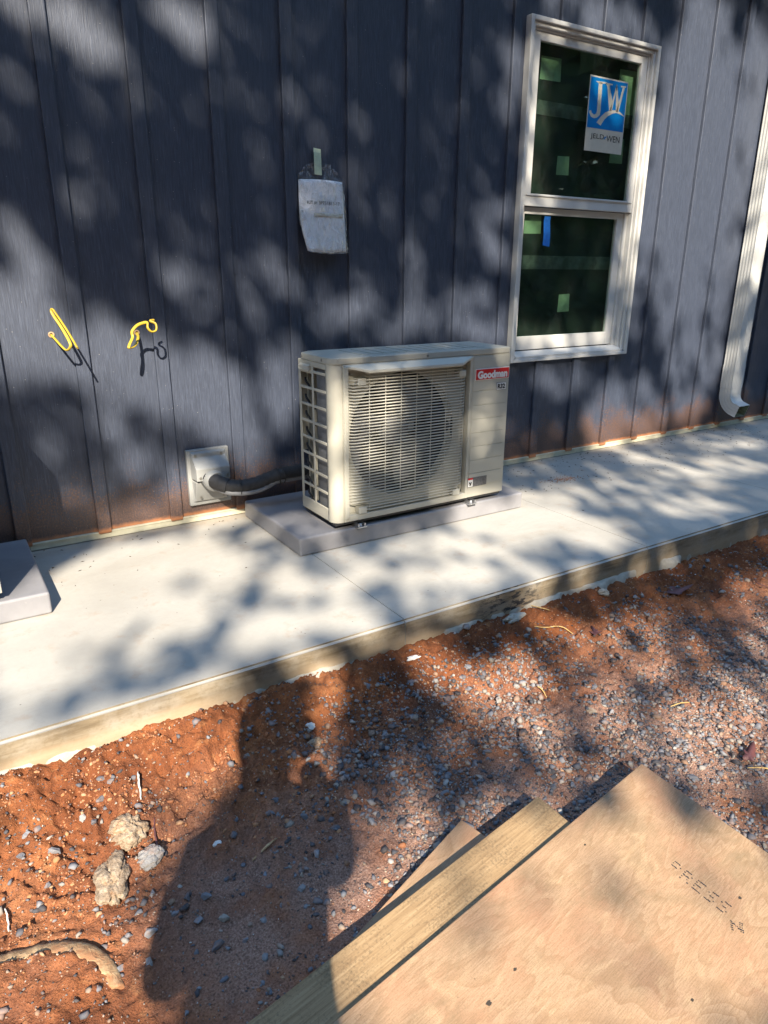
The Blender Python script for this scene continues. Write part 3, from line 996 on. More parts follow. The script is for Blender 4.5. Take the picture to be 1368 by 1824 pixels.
    for i in range(8):
        z0 = .585 - .068 * i
        pts = smooth_path([(.018, .262, z0), (.014, .250, z0 - .01), (.020, .235, z0 - .028), (.014, .215, z0 - .036), (.020, .185, z0 - .048)], 4)
        MB().tube(pts, .0048, 6).build('capillary_tube', M['black'], u)
    fan = empty('fan', (cx, .115, cz)); fan.parent = u
    MB().cyl((0, -.03, 0), (0, 1, 0), .062, .075, 28, .066).build('hub', M['fan'], fan)
    for bidx in range(3):
        mb = MB(); vs = []; nr_, na = 9, 12
        for side in (0, 1):
            for i in range(nr_):
                r = .055 + (.232 - .055) * i / (nr_ - 1)
                span = math.radians(58 + 26 * (i / (nr_ - 1)))
                for j in range(na):
                    t = j / (na - 1)
                    a = math.radians(120 * bidx + 20 + 10 * i / (nr_ - 1)) + span * t
                    y = -.028 + .075 * t + .008 * math.sin(math.pi * t) + side * .004
                    vs.append((r * math.cos(a), y, r * math.sin(a)))
        h = nr_ * na
        fs = [(i * na + j, i * na + j + 1, (i + 1) * na + j + 1, (i + 1) * na + j) for i in range(nr_ - 1) for j in range(na - 1)]
        fs += [tuple(q + h for q in f[::-1]) for f in fs]
        mb.add(vs, fs, True).build('blade', M['fan'], fan)
    MB().box(cx - .17, cx + .17, .20, .212, cz - .03, cz + .03).build('motor_bracket', M['steel'], u)
    MB().cyl((cx, .16, cz), (0, 1, 0), .05, .075, 20).build('motor', M['dark'], u)
    # badge and labels
    bd = MB().box(.694, .885, -.0046, -.0024, .5545, .604).build('brand_badge', M['badge_white'], u, bevel=.006)
    MB().box(.6968, .8822, -.0053, -.0047, .5573, .6012).build('badge_field', M['red'], bd, bevel=.004)
    me, w, h = text_mesh('Goodman', .05, .0027)
    o = link_mesh('lettering', me, M['badge_white'], bd, (.7895, -.0058, .5775)); o.scale = (.168 / w, .034 / h, 1); o.rotation_euler = (math.pi / 2, 0, 0)
    rl = MB().box(.8165, .8715, -.0034, -.0024, .505, .537).build('refrigerant_label', M['label_grey'], u)
    MB().box(.8178, .8702, -.0039, -.0035, .5063, .5357).build('label_field', M['badge_white'], rl)
    me, w, h = text_mesh('R32', .05, .0026)
    o = link_mesh('lettering', me, M['ink'], rl, (.844, -.0042, .521)); o.scale = (.043 / w, .022 / h, 1); o.rotation_euler = (math.pi / 2, 0, 0)
    wl = MB().box(.679, .788, -.0034, -.0024, .0785, .121).build('warning_label', M['label_grey'], u)
    MB().box(.680, .7075, -.0039, -.0035, .080, .112).build('label_field', M['badge_white'], wl)
    MB().box(.680, .7075, -.0039, -.0035, .1122, .120).build('label_stripe', M['red'], wl)
    mb = MB(); rr = random.Random(4)
    for px_, pz_, s_ in ((.690, .098, .004), (.6955, .092, .005), (.699, .099, .003), (.692, .088, .003)):
        mb.box(px_ - s_, px_ + s_ * .6, -.0043, -.0040, pz_ - s_ * 1.2, pz_ + s_)
    mb.build('warning_mark', M['ink'], wl)
    mb = MB()
    for r_ in range(5):
        mb.box(.714, .714 + rr.uniform(.04, .068), -.0039, -.0035, .084 + r_ * .007, .0855 + r_ * .007)
    mb.build('fine_print', M['conduit'], wl)
    return u


unit = make_unit()
unit2 = copy_tree(unit)
unit.location = (.727, -.626, PH + .001)
unit2.location = (-1.359, -.630, PH + .001)
tag(unit, 'cream heat pump with round fan behind a wire guard and red badge', 'heat pump', 'heat pumps standing on the pads')
tag(unit2, 'cream heat pump of which only a bottom corner shows at the left edge', 'heat pump', 'heat pumps standing on the pads')

# ---------------------------------------------------------------- line set: wall cover, insulated hose, conduit
cov = empty('wall_cover', (.42, 0, .2))
tag(cov, 'grey plastic line set cover screwed to the dark wall left of the unit', 'wall cover')
L = lambda pts: [(x - .42, y, z - .2) for x, y, z in pts]
MB().box(.331 - .42, .521 - .42, -.022, -.0005, .082 - .2, .334 - .2).build('back_plate', M['grey_plastic'], cov, bevel=.003)
MB().add(L([(.345, -.0221, .326), (.505, -.0221, .326), (.505, -.0221, .207), (.345, -.0221, .207), (.350, -.034, .320), (.500, -.034, .320), (.500, -.034, .300), (.350, -.034, .300), (.350, -.085, .262), (.500, -.085, .262), (.500, -.085, .207), (.350, -.085, .207)]),
         [(0, 4, 5, 1), (4, 7, 6, 5), (7, 8, 9, 6), (8, 11, 10, 9), (3, 2, 10, 11), (0, 3, 11, 8), (0, 8, 7), (0, 7, 4), (1, 9, 10, 2), (1, 6, 9), (1, 5, 6)]).build('upper_shell', M['grey_plastic'], cov, bevel=.003)
MB().add(L([(.345, -.0221, .200), (.505, -.0221, .200), (.505, -.0221, .098), (.345, -.0221, .098), (.350, -.070, .200), (.500, -.070, .200), (.495, -.034, .104), (.355, -.034, .104)]),
         [(0, 4, 5, 1), (4, 7, 6, 5), (7, 3, 2, 6), (0, 3, 7, 4), (1, 5, 6, 2), (0, 1, 2, 3)]).build('lower_shell', M['grey_plastic'], cov, bevel=.003)
ax = Vector((.25, -1, -.12)).normalized()
MB().tube([Vector((-.005, -.06, .008)), Vector((-.005, -.06, .008)) + ax * .045, Vector((-.005, -.06, .008)) + ax * .050], [.046, .046, .040], 28).build('collar', M['grey_plastic'], cov)
for x, y, z_ in ((.366, -.035, .310), (.482, -.035, .310), (.366, -.086, .222), (.488, -.086, .222), (.376, -.046, .122), (.478, -.046, .122)):
    MB().cyl((x - .42, y + .002, z_ - .2), (0, -1, 0), .006, .004, 10).build('screw', M['screw'], cov)
hose = empty('line_set', (.42, -.08, .2))
tag(hose, 'black foam insulated line set sagging from wall cover to heat pump', 'hose')
H0 = Vector((.42, -.08, .2))
hp = smooth_path([Vector(p) - H0 for p in ((.410, -.085, .212), (.432, -.125, .202), (.47, -.155, .192), (.52, -.172, .188), (.578, -.18, .192), (.63, -.19, .207), (.675, -.2, .220), (.745, -.2, .226), (.92, -.2, .226))], 7)
MB().tube(hp, [.027 + .0012 * math.sin(i * 1.7) for i in range(len(hp))], 16).build('foam_sleeve', M['hose'], hose)
cp = smooth_path([Vector(p) - H0 for p in ((.412, -.09, .185), (.438, -.135, .168), (.47, -.165, .160), (.53, -.185, .156), (.59, -.195, .162), (.635, -.2, .178), (.665, -.205, .192), (.72, -.205, .194), (.92, -.2, .192))], 9)
MB().tube(cp, [.0105 + (.0007 if i % 2 else 0) for i in range(len(cp))], 12).build('flexible_conduit', M['conduit'], hose)
hs = smooth_path([Vector(p) - H0 for p in ((.405, -.07, .214), (.418, -.105, .208), (.440, -.132, .198), (.462, -.150, .190))], 6)
MB().tube(hs, [.034, .034] + [.033] * (len(hs) - 4) + [.034, .034], 18).build('rubber_boot', M['hose'], hose)
for i, j, rr in ((20, 28, .029), (42, 52, .029), (45, 57, .029)):
    c_ = hp[i]; t_ = (hp[i + 1] - hp[i]).normalized()
    a_ = t_.cross(Vector((0, 0, 1))).normalized(); b_ = t_.cross(a_)
    mb = MB()
    mb.tube([c_ + b_ * .006 + a_ * rr * 1.02 * math.cos(q_) + b_ * (rr * 1.25) * math.sin(q_) for q_ in [k * 2 * math.pi / 20 for k in range(21)]], .0022, 5, cap=False)
    mb.build('cable_tie', M['black'], hose)

# ---------------------------------------------------------------- yellow cables hanging out of the wall
def cable(label, pts, ref):
    H = Vector(pts[0])
    r = empty('power_cable', H)
    tag(r, label, 'cable')
    pp = smooth_path([Vector(p) - H for p in pts], 7)
    MB().tube(pp, .0058, 10, flat=.6, ref=ref).build('sheath', M['yellow'], r)
    MB().tube([Vector((math.cos(q_) * .0085, -.0015, math.sin(q_) * .0085)) for q_ in [k * math.pi / 8 for k in range(17)]], .0035, 6, cap=False).build('sealant_ring', M['copper'], r)
    return r


cable('yellow cable with long folded end sticking out of the wall at left', [(-0.1334, 0.0000, 0.8411), (-0.1236, -0.0300, 0.8234), (-0.1114, -0.0700, 0.8015), (-0.1013, -0.0950, 0.7909), (-0.0915, -0.1150, 0.8024), (-0.0901, -0.1150, 0.8206), (-0.1049, -0.0750, 0.8708), (-0.1217, -0.0450, 0.9117), (-0.1264, -0.0350, 0.9294), (-0.1215, -0.0400, 0.9355), (-0.1121, -0.0600, 0.9143), (-0.0971, -0.1200, 0.8695), (-0.0866, -0.1650, 0.8326), (-0.0808, -0.2000, 0.8075)], (1, 0, -.6))
cable('yellow cable curled into a small ring on the wall right of the other', [(0.1817, 0.0000, 0.8364), (0.1782, -0.0300, 0.8229), (0.1581, -0.0800, 0.8040), (0.1329, -0.1300, 0.7946), (0.1076, -0.1650, 0.7948), (0.1112, -0.1600, 0.8067), (0.1314, -0.1350, 0.8308), (0.1327, -0.1300, 0.8513), (0.1494, -0.1350, 0.8718), (0.1666, -0.1500, 0.8825), (0.1839, -0.1650, 0.8850), (0.1815, -0.1750, 0.8671), (0.1948, -0.1750, 0.8521), (0.2137, -0.1700, 0.8572), (0.2165, -0.1600, 0.8794), (0.1990, -0.1500, 0.8898), (0.2179, -0.1400, 0.8918)], (1, .2, .3))


# ---------------------------------------------------------------- instruction packet taped to the siding
pk = empty('instruction_packet', (1.01, -.02, 1.3))
tag(pk, 'white instruction sheet in a clear plastic bag taped to the dark wall', 'packet')
PC = Vector((1.01, -.02, 1.3))


def pk_pt(s, t, extra=0.0, dx=0.0):
    """s 0..1 left-right, t 0..1 top-bottom of the sheet"""
    lx = (.905, .903, .906, .918, .940)
    i = min(3, int(t * 4)); f = t * 4 - i
    xl = lx[i] * (1 - f) + lx[i + 1] * f
    xr = 1.113 + .018 * t
    x = xl + (xr - xl) * s + dx
    zt = 1.440 + .004 * math.sin(s * 3.1); zb = 1.158 - .006 * math.sin(s * 3.1) - .002 * s
    z_ = zt + (zb - zt) * t
    y = -.020 - .022 * t - .006 * math.sin(s * 3.14) * (1 - t) - .020 * (1 - s) ** 2 * t * t + .002 * math.sin(s * 9 + t * 5)
    d = (y + .03)
    q = Vector((x, -.03, z_))
    q = CAM + (q - CAM) * ((y - CAM.y) / (-.03 - CAM.y))
    q.y -= extra
    return q - PC


def sheet(s0, s1, t0, t1, ns, nt, thick, extra, mat, name, parent, wav=0.0):
    r = random.Random(name + str(s0))
    vs = []
    for side in (0, 1):
        for j in range(nt + 1):
            for i in range(ns + 1):
                q = pk_pt(s0 + (s1 - s0) * i / ns, t0 + (t1 - t0) * j / nt, extra + (0 if side else thick) + wav * r.random())
                vs.append(q)
    n1 = (ns + 1) * (nt + 1)
    fs = [(j * (ns + 1) + i, (j + 1) * (ns + 1) + i, (j + 1) * (ns + 1) + i + 1, j * (ns + 1) + i + 1) for j in range(nt) for i in range(ns)]
    fs += [tuple(q + n1 for q in f[::-1]) for f in fs]
    rim = [i for i in range(ns + 1)] + [(j * (ns + 1) + ns) for j in range(1, nt + 1)] + [nt * (ns + 1) + i for i in range(ns - 1, -1, -1)] + [j * (ns + 1) for j in range(nt - 1, 0, -1)]
    for k_ in range(len(rim)):
        a_, b_ = rim[k_], rim[(k_ + 1) % len(rim)]
        fs.append((a_, b_, b_ + n1, a_ + n1))
    return MB().add(vs, fs, True).build(name, mat, parent)


booklet = sheet(0, 1, 0, 1, 14, 18, .008, 0, M['paper'], 'booklet', pk)
sheet(.30, .96, .452, .505, 10, 2, .001, .0095, M['band'], 'paper_band', booklet)
me, w, h = text_mesh('KIT #: 3P751813-17', .02, .0002)
for v_ in me.vertices:
    v_.co = pk_pt(.535 + v_.co.x / w * .74, .315 - v_.co.y / h * .052, .0102)
link_mesh('lettering', me, M['ink'], booklet)
# clear bag with a crumpled top
vs = []; nsb, ntb = 26, 34
rb = random.Random(5)
for j in range(ntb + 1):
    t = -.27 + 1.29 * j / ntb
    for i in range(nsb + 1):
        s_ = -.03 + 1.06 * i / nsb
        q = pk_pt(s_, max(t, 0), .0122)
        if t < 0:
            arch = .064 * (1 - min(1, abs(2 * s_ - .95)) ** 4.0)
            q.z += min(1, -t / .27) * max(.012, arch)
            q.y += rb.uniform(-.007, .010) + .006
            q.x += rb.uniform(-.003, .003)
        else:
            q.y -= rb.uniform(0, .0016) + .004 * (.5 + .5 * math.sin(s_ * 23 + t * 4)) * (1 if s_ < .3 else .25)
        vs.append(q)
fs = [(j * (nsb + 1) + i, (j + 1) * (nsb + 1) + i, (j + 1) * (nsb + 1) + i + 1, j * (nsb + 1) + i + 1) for j in range(ntb) for i in range(nsb)]
MB().add(vs, fs, True).build('plastic_bag', M['bag'], pk)
MB().tube(smooth_path([Vector(p) - PC for p in ((.915, -.05, 1.315), (.902, -.055, 1.312), (.896, -.05, 1.285), (.902, -.045, 1.262), (.918, -.05, 1.262))], 6), .004, 6, flat=.3).build('bag_loop', M['bag'], pk)
tp = [(.981, 1.566), (1.015, 1.562), (1.018, 1.462), (.983, 1.464)]
vs = []
for j in range(9):
    t = j / 8
    for i in range(4):
        f = i / 3
        x = (tp[0][0] * (1 - f) + tp[1][0] * f) * (1 - t) + (tp[3][0] * (1 - f) + tp[2][0] * f) * t
        z_ = (tp[0][1] * (1 - f) + tp[1][1] * f) * (1 - t) + (tp[3][1] * (1 - f) + tp[2][1] * f) * t
        yy = -.004 - .036 * t ** .7 - .0015 * rb.random()
        q = CAM + (Vector((x, -.03, z_)) - CAM) * ((yy - CAM.y) / (-.03 - CAM.y))
        vs.append(q - PC)
MB().add(vs, [(j * 4 + i, (j + 1) * 4 + i, (j + 1) * 4 + i + 1, j * 4 + i + 1) for j in range(8) for i in range(3)]).build('tape', M['mask_tape'], pk)

# ---------------------------------------------------------------- sticker and blue tape on the window panes
SX0, SX1, SZ0, SZ1 = 2.637, 2.934, 1.697, 2.053
st = MB().box(SX0, SX1, .0085, .0097, SZ0, SZ1).build('window_sticker', M['sticker_white'])
tag(st, 'blue and white brand sticker on the upper window pane', 'sticker')
SW, SH = SX1 - SX0, SZ1 - SZ0
MB().box(SX0 + .018 * SW, SX1 - .018 * SW, .0080, .0084, SZ1 - .685 * SH, SZ1 - .02 * SH).build('logo_field', M['sticker_blue'], st)
JW = [[(0.143, 0.068), (0.309, 0.061), (0.426, 0.058), (0.448, 0.087), (0.391, 0.079), (0.343, 0.085), (0.305, 0.09), (0.196, 0.088)],
      [(0.218, 0.081), (0.315, 0.074), (0.332, 0.444), (0.324, 0.499), (0.254, 0.542), (0.178, 0.557), (0.096, 0.543), (0.039, 0.485), (0.049, 0.463), (0.087, 0.456), (0.107, 0.488), (0.168, 0.511), (0.223, 0.49), (0.239, 0.454)],
      [(0.389, 0.067), (0.585, 0.064), (0.585, 0.082), (0.515, 0.088), (0.515, 0.103), (0.619, 0.292), (0.608, 0.419), (0.556, 0.425), (0.448, 0.112), (0.416, 0.086)],
      [(0.575, 0.422), (0.627, 0.417), (0.714, 0.093), (0.687, 0.061)],
      [(0.676, 0.073), (0.703, 0.064), (0.798, 0.311), (0.782, 0.419), (0.733, 0.42)],
      [(0.747, 0.418), (0.806, 0.417), (0.914, 0.083), (0.86, 0.08)],
      [(0.802, 0.065), (0.949, 0.06), (0.943, 0.079), (0.81, 0.084)],
      [(0.252, 0.606), (0.349, 0.522), (0.454, 0.456), (0.583, 0.414), (0.542, 0.496), (0.446, 0.556), (0.365, 0.641)],
      [(0.583, 0.414), (0.719, 0.401), (0.84, 0.413), (0.97, 0.46), (0.968, 0.47), (0.858, 0.447), (0.747, 0.437), (0.652, 0.454), (0.542, 0.496)]]
mb = MB()
for poly in JW:
    mb.add([(SX0 + u * SW, .0076, SZ1 - v * SH) for u, v in poly], [tuple(range(len(poly)))])
mb.build('logo_letters', M['sticker_white'], st)
me, w, h = text_mesh('JELD', .03, .0001)
o = link_mesh('lettering', me, M['ink'], st, (SX0 + .31 * SW, .0076, SZ1 - .80 * SH)); o.scale = (.36 * SW / w, .031 / h, 1); o.rotation_euler = (math.pi / 2, 0, 0)
me, w, h = text_mesh('WEN', .03, .0001)
o = link_mesh('lettering', me, M['ink'], st, (SX0 + .735 * SW, .0076, SZ1 - .80 * SH)); o.scale = (.36 * SW / w, .031 / h, 1); o.rotation_euler = (math.pi / 2, 0, 0)
mb = MB().add([(SX0 + u * SW, .0074, SZ1 - v * SH) for u, v in ((.48, .815), (.50, .785), (.54, .775), (.57, .782), (.53, .792), (.50, .825))], [(0, 1, 2, 3, 4, 5)])
mb.build('logo_swoosh', M['sticker_blue'], st)
vs = []
for j in range(8):
    t = j / 7
    for i in range(4):
        f = i / 3
        vs.append((2.412 + .046 * f + .003 * math.sin(t * 5) + .006 * (1 - t) * f, .0405 - .0012 * rb.random() - (.004 if j == 7 else 0), 1.212 + .148 * t - .006 * f * (1 if j == 0 else 0)))
bt = MB().add(vs, [(j * 4 + i, j * 4 + i + 1, (j + 1) * 4 + i + 1, (j + 1) * 4 + i) for j in range(7) for i in range(3)]).build('tape_strip', M['blue_tape'])
tag(bt, 'short strip of blue painters tape on the lower window pane', 'tape')

# ---------------------------------------------------------------- boards lying in front
def board(name, tip, left, z0, wid, length, thick, mat, label, cat, slope=.16, bev=.0015):
    T = Vector((tip[0], tip[1], z0 + slope * (tip[1] + 2)))
    Lp = Vector((left[0], left[1], z0 + slope * (left[1] + 2)))
    a = (Lp - T).normalized()                     # along the left edge, towards the camera side
    n = Vector((0, -slope, 1)).normalized()
    b = a.cross(n) * -1
    if b.y > 0: b = -b
    # local x = -a (so +x points to the tip), local y = -b, local z = n
    X_, Y_ = -a, -b
    Z_ = X_.cross(Y_)
    o = MB().box(-length, 0, -wid, 0, -thick, 0).build(name, mat, None, bevel=bev)
    o.matrix_world = Matrix(((X_.x, Y_.x, Z_.x, T.x), (X_.y, Y_.y, Z_.y, T.y), (X_.z, Y_.z, Z_.z, T.z), (0, 0, 0, 1)))
    tag(o, label, cat)
    return o


plyw = board('plywood_sheet', (.853, -2.057), (-.149, -2.203), -.13, .72, 1.35, .0165, M['ply'], 'large tan plywood sheet lying on top of the other boards', 'plywood')
lum = board('lumber_board', (.543, -1.995), (-.271, -2.120), -.1475, .14, 1.2, .036, M['lumber'], 'mould speckled lumber plank under the plywood sheet', 'board')
low = board('plywood_offcut', (.355, -1.932), (-0.081, -2.076), -.186, .16, .9, .015, M['ply'], 'thin pale board lowest of the stack beside the soil', 'board')

# mould-like dark stamp made of dots on the plywood (local plane: x towards tip, y left edge)
FONT5 = {'P': ['1110', '1001', '1110', '1000', '1000'], 'R': ['1110', '1001', '1110', '1010', '1001'], 'E': ['1111', '1000', '1110', '1000', '1111'], 'S': ['0111', '1000', '0110', '0001', '1110'], 'N': ['10001', '11001', '10101', '10011', '10001']}
inv = plyw.matrix_world.inverted()


def stamp(txt, start, end, h, skip=()):
    """dotted letters from world point start to end on the plywood; up = towards local +x"""
    A = inv @ Vector(start); B = inv @ Vector(end)
    d = (B - A); Lh = d.length; d.normalize()
    upv = Vector((-d.y, d.x, 0))
    if upv.x < 0: upv = -upv
    mb = MB(); rr = random.Random(3)
    pitch = Lh / len(txt)
    for i, ch in enumerate(txt):
        rows = FONT5[ch]
        for r_, row in enumerate(rows):
            for c_, bit in enumerate(row):
                if bit == '1' and (i, r_) not in skip:
                    for sub in range(2):
                        p_ = A + d * (i * pitch + (c_ + sub * .5) / len(row) * pitch * .8) + upv * (h * (1 - r_ / 4))
                        if sub and (c_ + 1 >= len(row) or row[c_ + 1] != '1'): continue
                        s_ = rr.uniform(.0014, .0021)
                        q0 = p_ + Vector((rr.uniform(-.0006, .0006), rr.uniform(-.0006, .0006), .0006))
                        mb.add([q0 + Vector((s_ * math.cos(w_), s_ * math.sin(w_), 0)) for w_ in [k * math.pi / 3 for k in range(6)]], [(0, 1, 2, 3, 4, 5)])
    mb.build('stamp_lettering', M['ink'], plyw)


stamp('PRESS', (.655, -2.292, -.177), (.672, -2.432, -.199), .028, skip=((0, 3), (0, 4)))
stamp('N', (.652, -2.452, -.2), (.672, -2.475, -.2), .020)
for x, y, s_ in ((.735, -2.415, .0045), (.117, -2.312, .0062), (.20, -2.29, .004), (.458, -2.495, .0035), (.53, -2.16, .0032)):
    c_ = inv @ Vector((x, y, -.13 + .16 * (y + 2)))
    pts = [c_ + Vector((s_ * (1 + .35 * math.sin(k * 2.3 + x * 40)) * math.cos(k * math.pi / 5), s_ * .7 * math.sin(k * math.pi / 5), .0005)) for k in range(10)]
    MB().add(pts, [tuple(range(10))]).build('knot', M['hair'], plyw)

# ---------------------------------------------------------------- lumps, sticks, leaves and scraps on the soil
def lump(name, x, y, r, sq, rz, seed, mat, label, cat, lift=.5, tilt=(0, 0)):
    bm = bmesh.new()
    bmesh.ops.create_icosphere(bm, subdivisions=5, radius=1)
    co = np.array([v.co[:] for v in bm.verts])
    d = (fbm(co[:, 0] * 1.3 + 5 + seed, co[:, 1] * 1.3 + co[:, 2] * .9 + 7, 1.2, 4, seed) - .5) * .8 + (fbm(co[:, 0] + 9, co[:, 2] + co[:, 1] * .7 + seed, 4.5, 4, seed + 3) - .5) * .16 + (fbm(co[:, 0] + co[:, 2] * .6 + 4, co[:, 1] - co[:, 2] + seed, 13, 3, seed + 5) - .5) * .10 - .22 * np.clip(.06 - np.abs(fbm(co[:, 0] * .8 + 3, co[:, 1] * .8 + co[:, 2] + seed, 1.6, 3, seed + 9) - .5), 0, 1) / .06
    for v, e in zip(bm.verts, d):
        v.co *= 1 + e
        v.co = Vector((v.co.x * sq[0] * r, v.co.y * sq[1] * r, v.co.z * sq[2] * r))
    me = bpy.data.meshes.new(name); bm.to_mesh(me); bm.free()
    for p_ in me.polygons: p_.use_smooth = rng.random() < .6
    o = link_mesh(name, me, mat, None, (x, y, float(gz(x, y)) + r * sq[2] * lift))
    o.rotation_euler = (tilt[0], tilt[1], rz)
    tag(o, label, cat)
    return o


lump('mortar_lump', -.334, -1.545, .045, (1, .95, .75), .3, 3, M['mortar'], 'round tan mortar lump with a dark cleft on the red soil', 'lump', .35)
lump('mortar_shard', -.395, -1.655, .066, (.52, 1.15, .42), -.25, 8, M['mortar'], 'long flat grey mortar shard standing in front of the lump', 'shard', .5)
lump('grey_lump', -.312, -1.635, .030, (1.1, .9, .7), .8, 12, M['stone'], 'small grey crumbly lump right of the mortar shard', 'lump', .4)
lump('pale_chunk', .175, -1.508, .020, (1, .8, .8), .1, 15, M['mortar'], 'small pale chunk catching sunlight in the shaded soil', 'lump', .4)
lump('white_pebble', -.164, -1.669, .010, (1, .8, .5), .4, 21, M['chalk'], 'small white shell like pebble on the shaded soil', 'pebble', .4)
lump('pale_flake', .605, -1.362, .017, (1.5, .45, .35), -.1, 22, M['chalk'], 'thin pale flake lying just below the slab edge', 'flake', .5)
lump('quartz_pebble', .19, -1.455, .013, (.9, 1.1, .6), .5, 31, M['chalk'], 'white quartz pebble on the shaded bank below the slab', 'pebble', .4)
lump('mortar_crumb', 1.075, -1.325, .032, (1.5, .6, .5), .1, 33, M['spill'], 'knobbly grey mortar crumb under the tarred slab edge', 'lump', .5)
lump('mortar_crumb', 1.52, -1.345, .022, (.7, 1, .7), .4, 35, M['spill'], 'small grey mortar crumb on the bank near the second joint', 'lump', .5)


def ridge(name, pts, rad, mat, label, cat, flat=.7, n=10, seed=1, ref=None, jit=.2):
    P = smooth_path(pts, 6); r = random.Random(seed)
    rr = [rad[0] + (rad[1] - rad[0]) * math.sin(math.pi * (i + .6) / (len(P) + .2)) for i in range(len(P))]
    rr = [q * (1 + r.uniform(-.8, .8) * jit) for q in rr]
    o_ = Vector(P[0])
    o = MB().tube([p - o_ + Vector((r.uniform(-jit, jit), r.uniform(-jit, jit), r.uniform(-jit, jit))) * q for p, q in zip(P, rr)], rr, n, flat=flat, ref=ref).build(name, mat, None, o_)
    tag(o, label, cat)
    return o


def gpt(x, y, dz=0.0): return (x, y, float(gz(x, y)) + dz)


arc = [(-.64 + .198 * math.cos(a), -1.90 + .158 * math.sin(a)) for a in [math.radians(d) for d in range(112, -16, -16)]]
ridge('bark_strip', [gpt(x, y, .004) for x, y in arc], (.012, .027), M['crust'], 'curved tan bark strip rimming the clay mound at the bottom left', 'bark', .42, 18, 3, (0, -1, .35), .06)
ridge('root', [gpt(-.270, -1.53, .004), gpt(-.279, -1.56, .010), gpt(-.285, -1.60, .008), gpt(-.292, -1.625, .002)], (.0012, .0026), M['deadleaf'], 'thin dark root curving out of soil by the mortar lump', 'root', 1, 6)
ridge('twig', [gpt(-.11, -1.752, .004), gpt(-.072, -1.743, .008), gpt(-.04, -1.728, .005)], (.0016, .003), M['drywood'], 'short brown twig on the shaded gravel', 'twig', 1, 6)
for i, (x, y, a, l_, lab) in enumerate(((1.203, -1.322, 1.1, .07, 'straw stalk leaning on the bank nearest the tarred slab edge'), (1.145, -1.41, .35, .085, 'straw stalk lying left of the dead leaf, in the middle'), (1.21, -1.43, .9, .075, 'straw stalk lying closest to the red dead leaf'), (1.267, -1.884, .2, .075, 'single straw stalk on gravel right of the plywood corner'), (1.22, -2.19, .7, .09, 'straw stalk at the right picture edge near the plywood'), (.93, -1.62, 1.5, .04, 'short straw stalk standing in the gravel above the plywood'))):
    dx, dy = math.cos(-a) * l_ / 2, math.sin(-a) * l_ / 2
    ridge('straw_stalk', [gpt(x - dx, y - dy, .008), gpt(x, y, .012), gpt(x + dx, y + dy, .006)], (.0014, .0020), M['straw'], lab, 'straw', 1, 5, i)
ridge('wood_splinter', [gpt(-.285, -1.475, .01), gpt(-.280, -1.445, .016), gpt(-.275, -1.42, .010)], (.003, .006), M['chalk'], 'pale wood splinter lying on the sunlit red bank', 'splinter', .4, 6, 5)
ridge('white_splinter', [gpt(-.603, -1.665, .008), gpt(-.601, -1.64, .01), gpt(-.603, -1.615, .008)], (.0025, .004), M['chalk'], 'small white splinter at the left edge above the bark', 'splinter', .5, 6, 6)
ridge('wire_scrap', [gpt(2.30, -1.50, .012), gpt(2.27, -1.53, .02), gpt(2.29, -1.57, .016), gpt(2.335, -1.60, .01)], (.002, .0022), M['deadleaf'], 'thin curled wire scrap at the right edge of the soil', 'wire', 1, 6, 7)


def leaf_obj(x, y, r, rz, label, seed):
    rr = random.Random(seed); n = 22
    vs = [(0, 0, .006)]
    for k in range(n):
        a = 2 * math.pi * k / n
        q = r * (.6 + .4 * abs(math.cos(2.5 * a)) + rr.uniform(-.08, .08)) * (1.25 if abs(math.cos(a)) > .7 else .8)
        vs.append((q * math.cos(a), q * math.sin(a) * .75, .004 + .014 * (q / r) ** 2 * abs(math.sin(a * 1.5 + seed))))
    o = MB().add(vs, [(0, 1 + k, 1 + (k + 1) % n) for k in range(n)], True).build('dead_leaf', M['deadleaf'], None, gpt(x, y, .008))
    sm_ = o.modifiers.new('solid', 'SOLIDIFY'); sm_.thickness = .0008
    o.rotation_euler = (rr.uniform(-.25, .25), rr.uniform(-.25, .25), rz)
    tag(o, label, 'leaf', 'dead leaves on the soil')
    return o


leaf_obj(1.854, -1.42, .062, -.5, 'dark red dead leaf on gravel near the slab at right', 2)
leaf_obj(1.235, -2.135, .030, .4, 'small dark dead leaf at the right edge beside a straw stalk', 5)
leaf_obj(1.30, -1.50, .030, 1.2, 'purple brown dead leaf next to the straw stalks', 9)

# leaf litter and grit on the slab, too small to count
n = 420
xy = np.stack([nr.uniform(-.55, 4.6, n), -np.abs(nr.normal(0, .26, n)) - .02], -1)
k = nr.random(n) < .45
xy[k] = np.stack([nr.uniform(1.9, 4.4, k.sum()), -nr.uniform(.02, .55, k.sum())], -1)
xy = xy[(xy[:, 1] > -1.25) & ~((xy[:, 0] > .55) & (xy[:, 0] < 1.77) & (xy[:, 1] > -.65)) & ~((xy[:, 0] < -.32) & (xy[:, 1] > -.65))]
vs = []; fs = []
for x, y in xy:
    l_ = rng.uniform(.002, .010); w_ = rng.uniform(.0010, .0024); a = rng.uniform(0, 6.28); b = len(vs)
    ca, sa = math.cos(a), math.sin(a)
    for u, v, h in ((-l_, 0, .001), (0, -w_, .001), (l_, 0, .0015), (0, w_, .001), (0, 0, .0035)):
        vs.append((x + u * ca - v * sa, y + u * sa + v * ca, h))
    fs += [(b, b + 1, b + 4), (b + 1, b + 2, b + 4), (b + 2, b + 3, b + 4), (b + 3, b, b + 4)]
lit_ = MB().add(vs, fs).build('litter', M['hair'])
tag(lit_, 'dark leaf litter and grit scattered on the slab by the wall', 'litter', kind='stuff')
n = 220
vs = []; fs = []
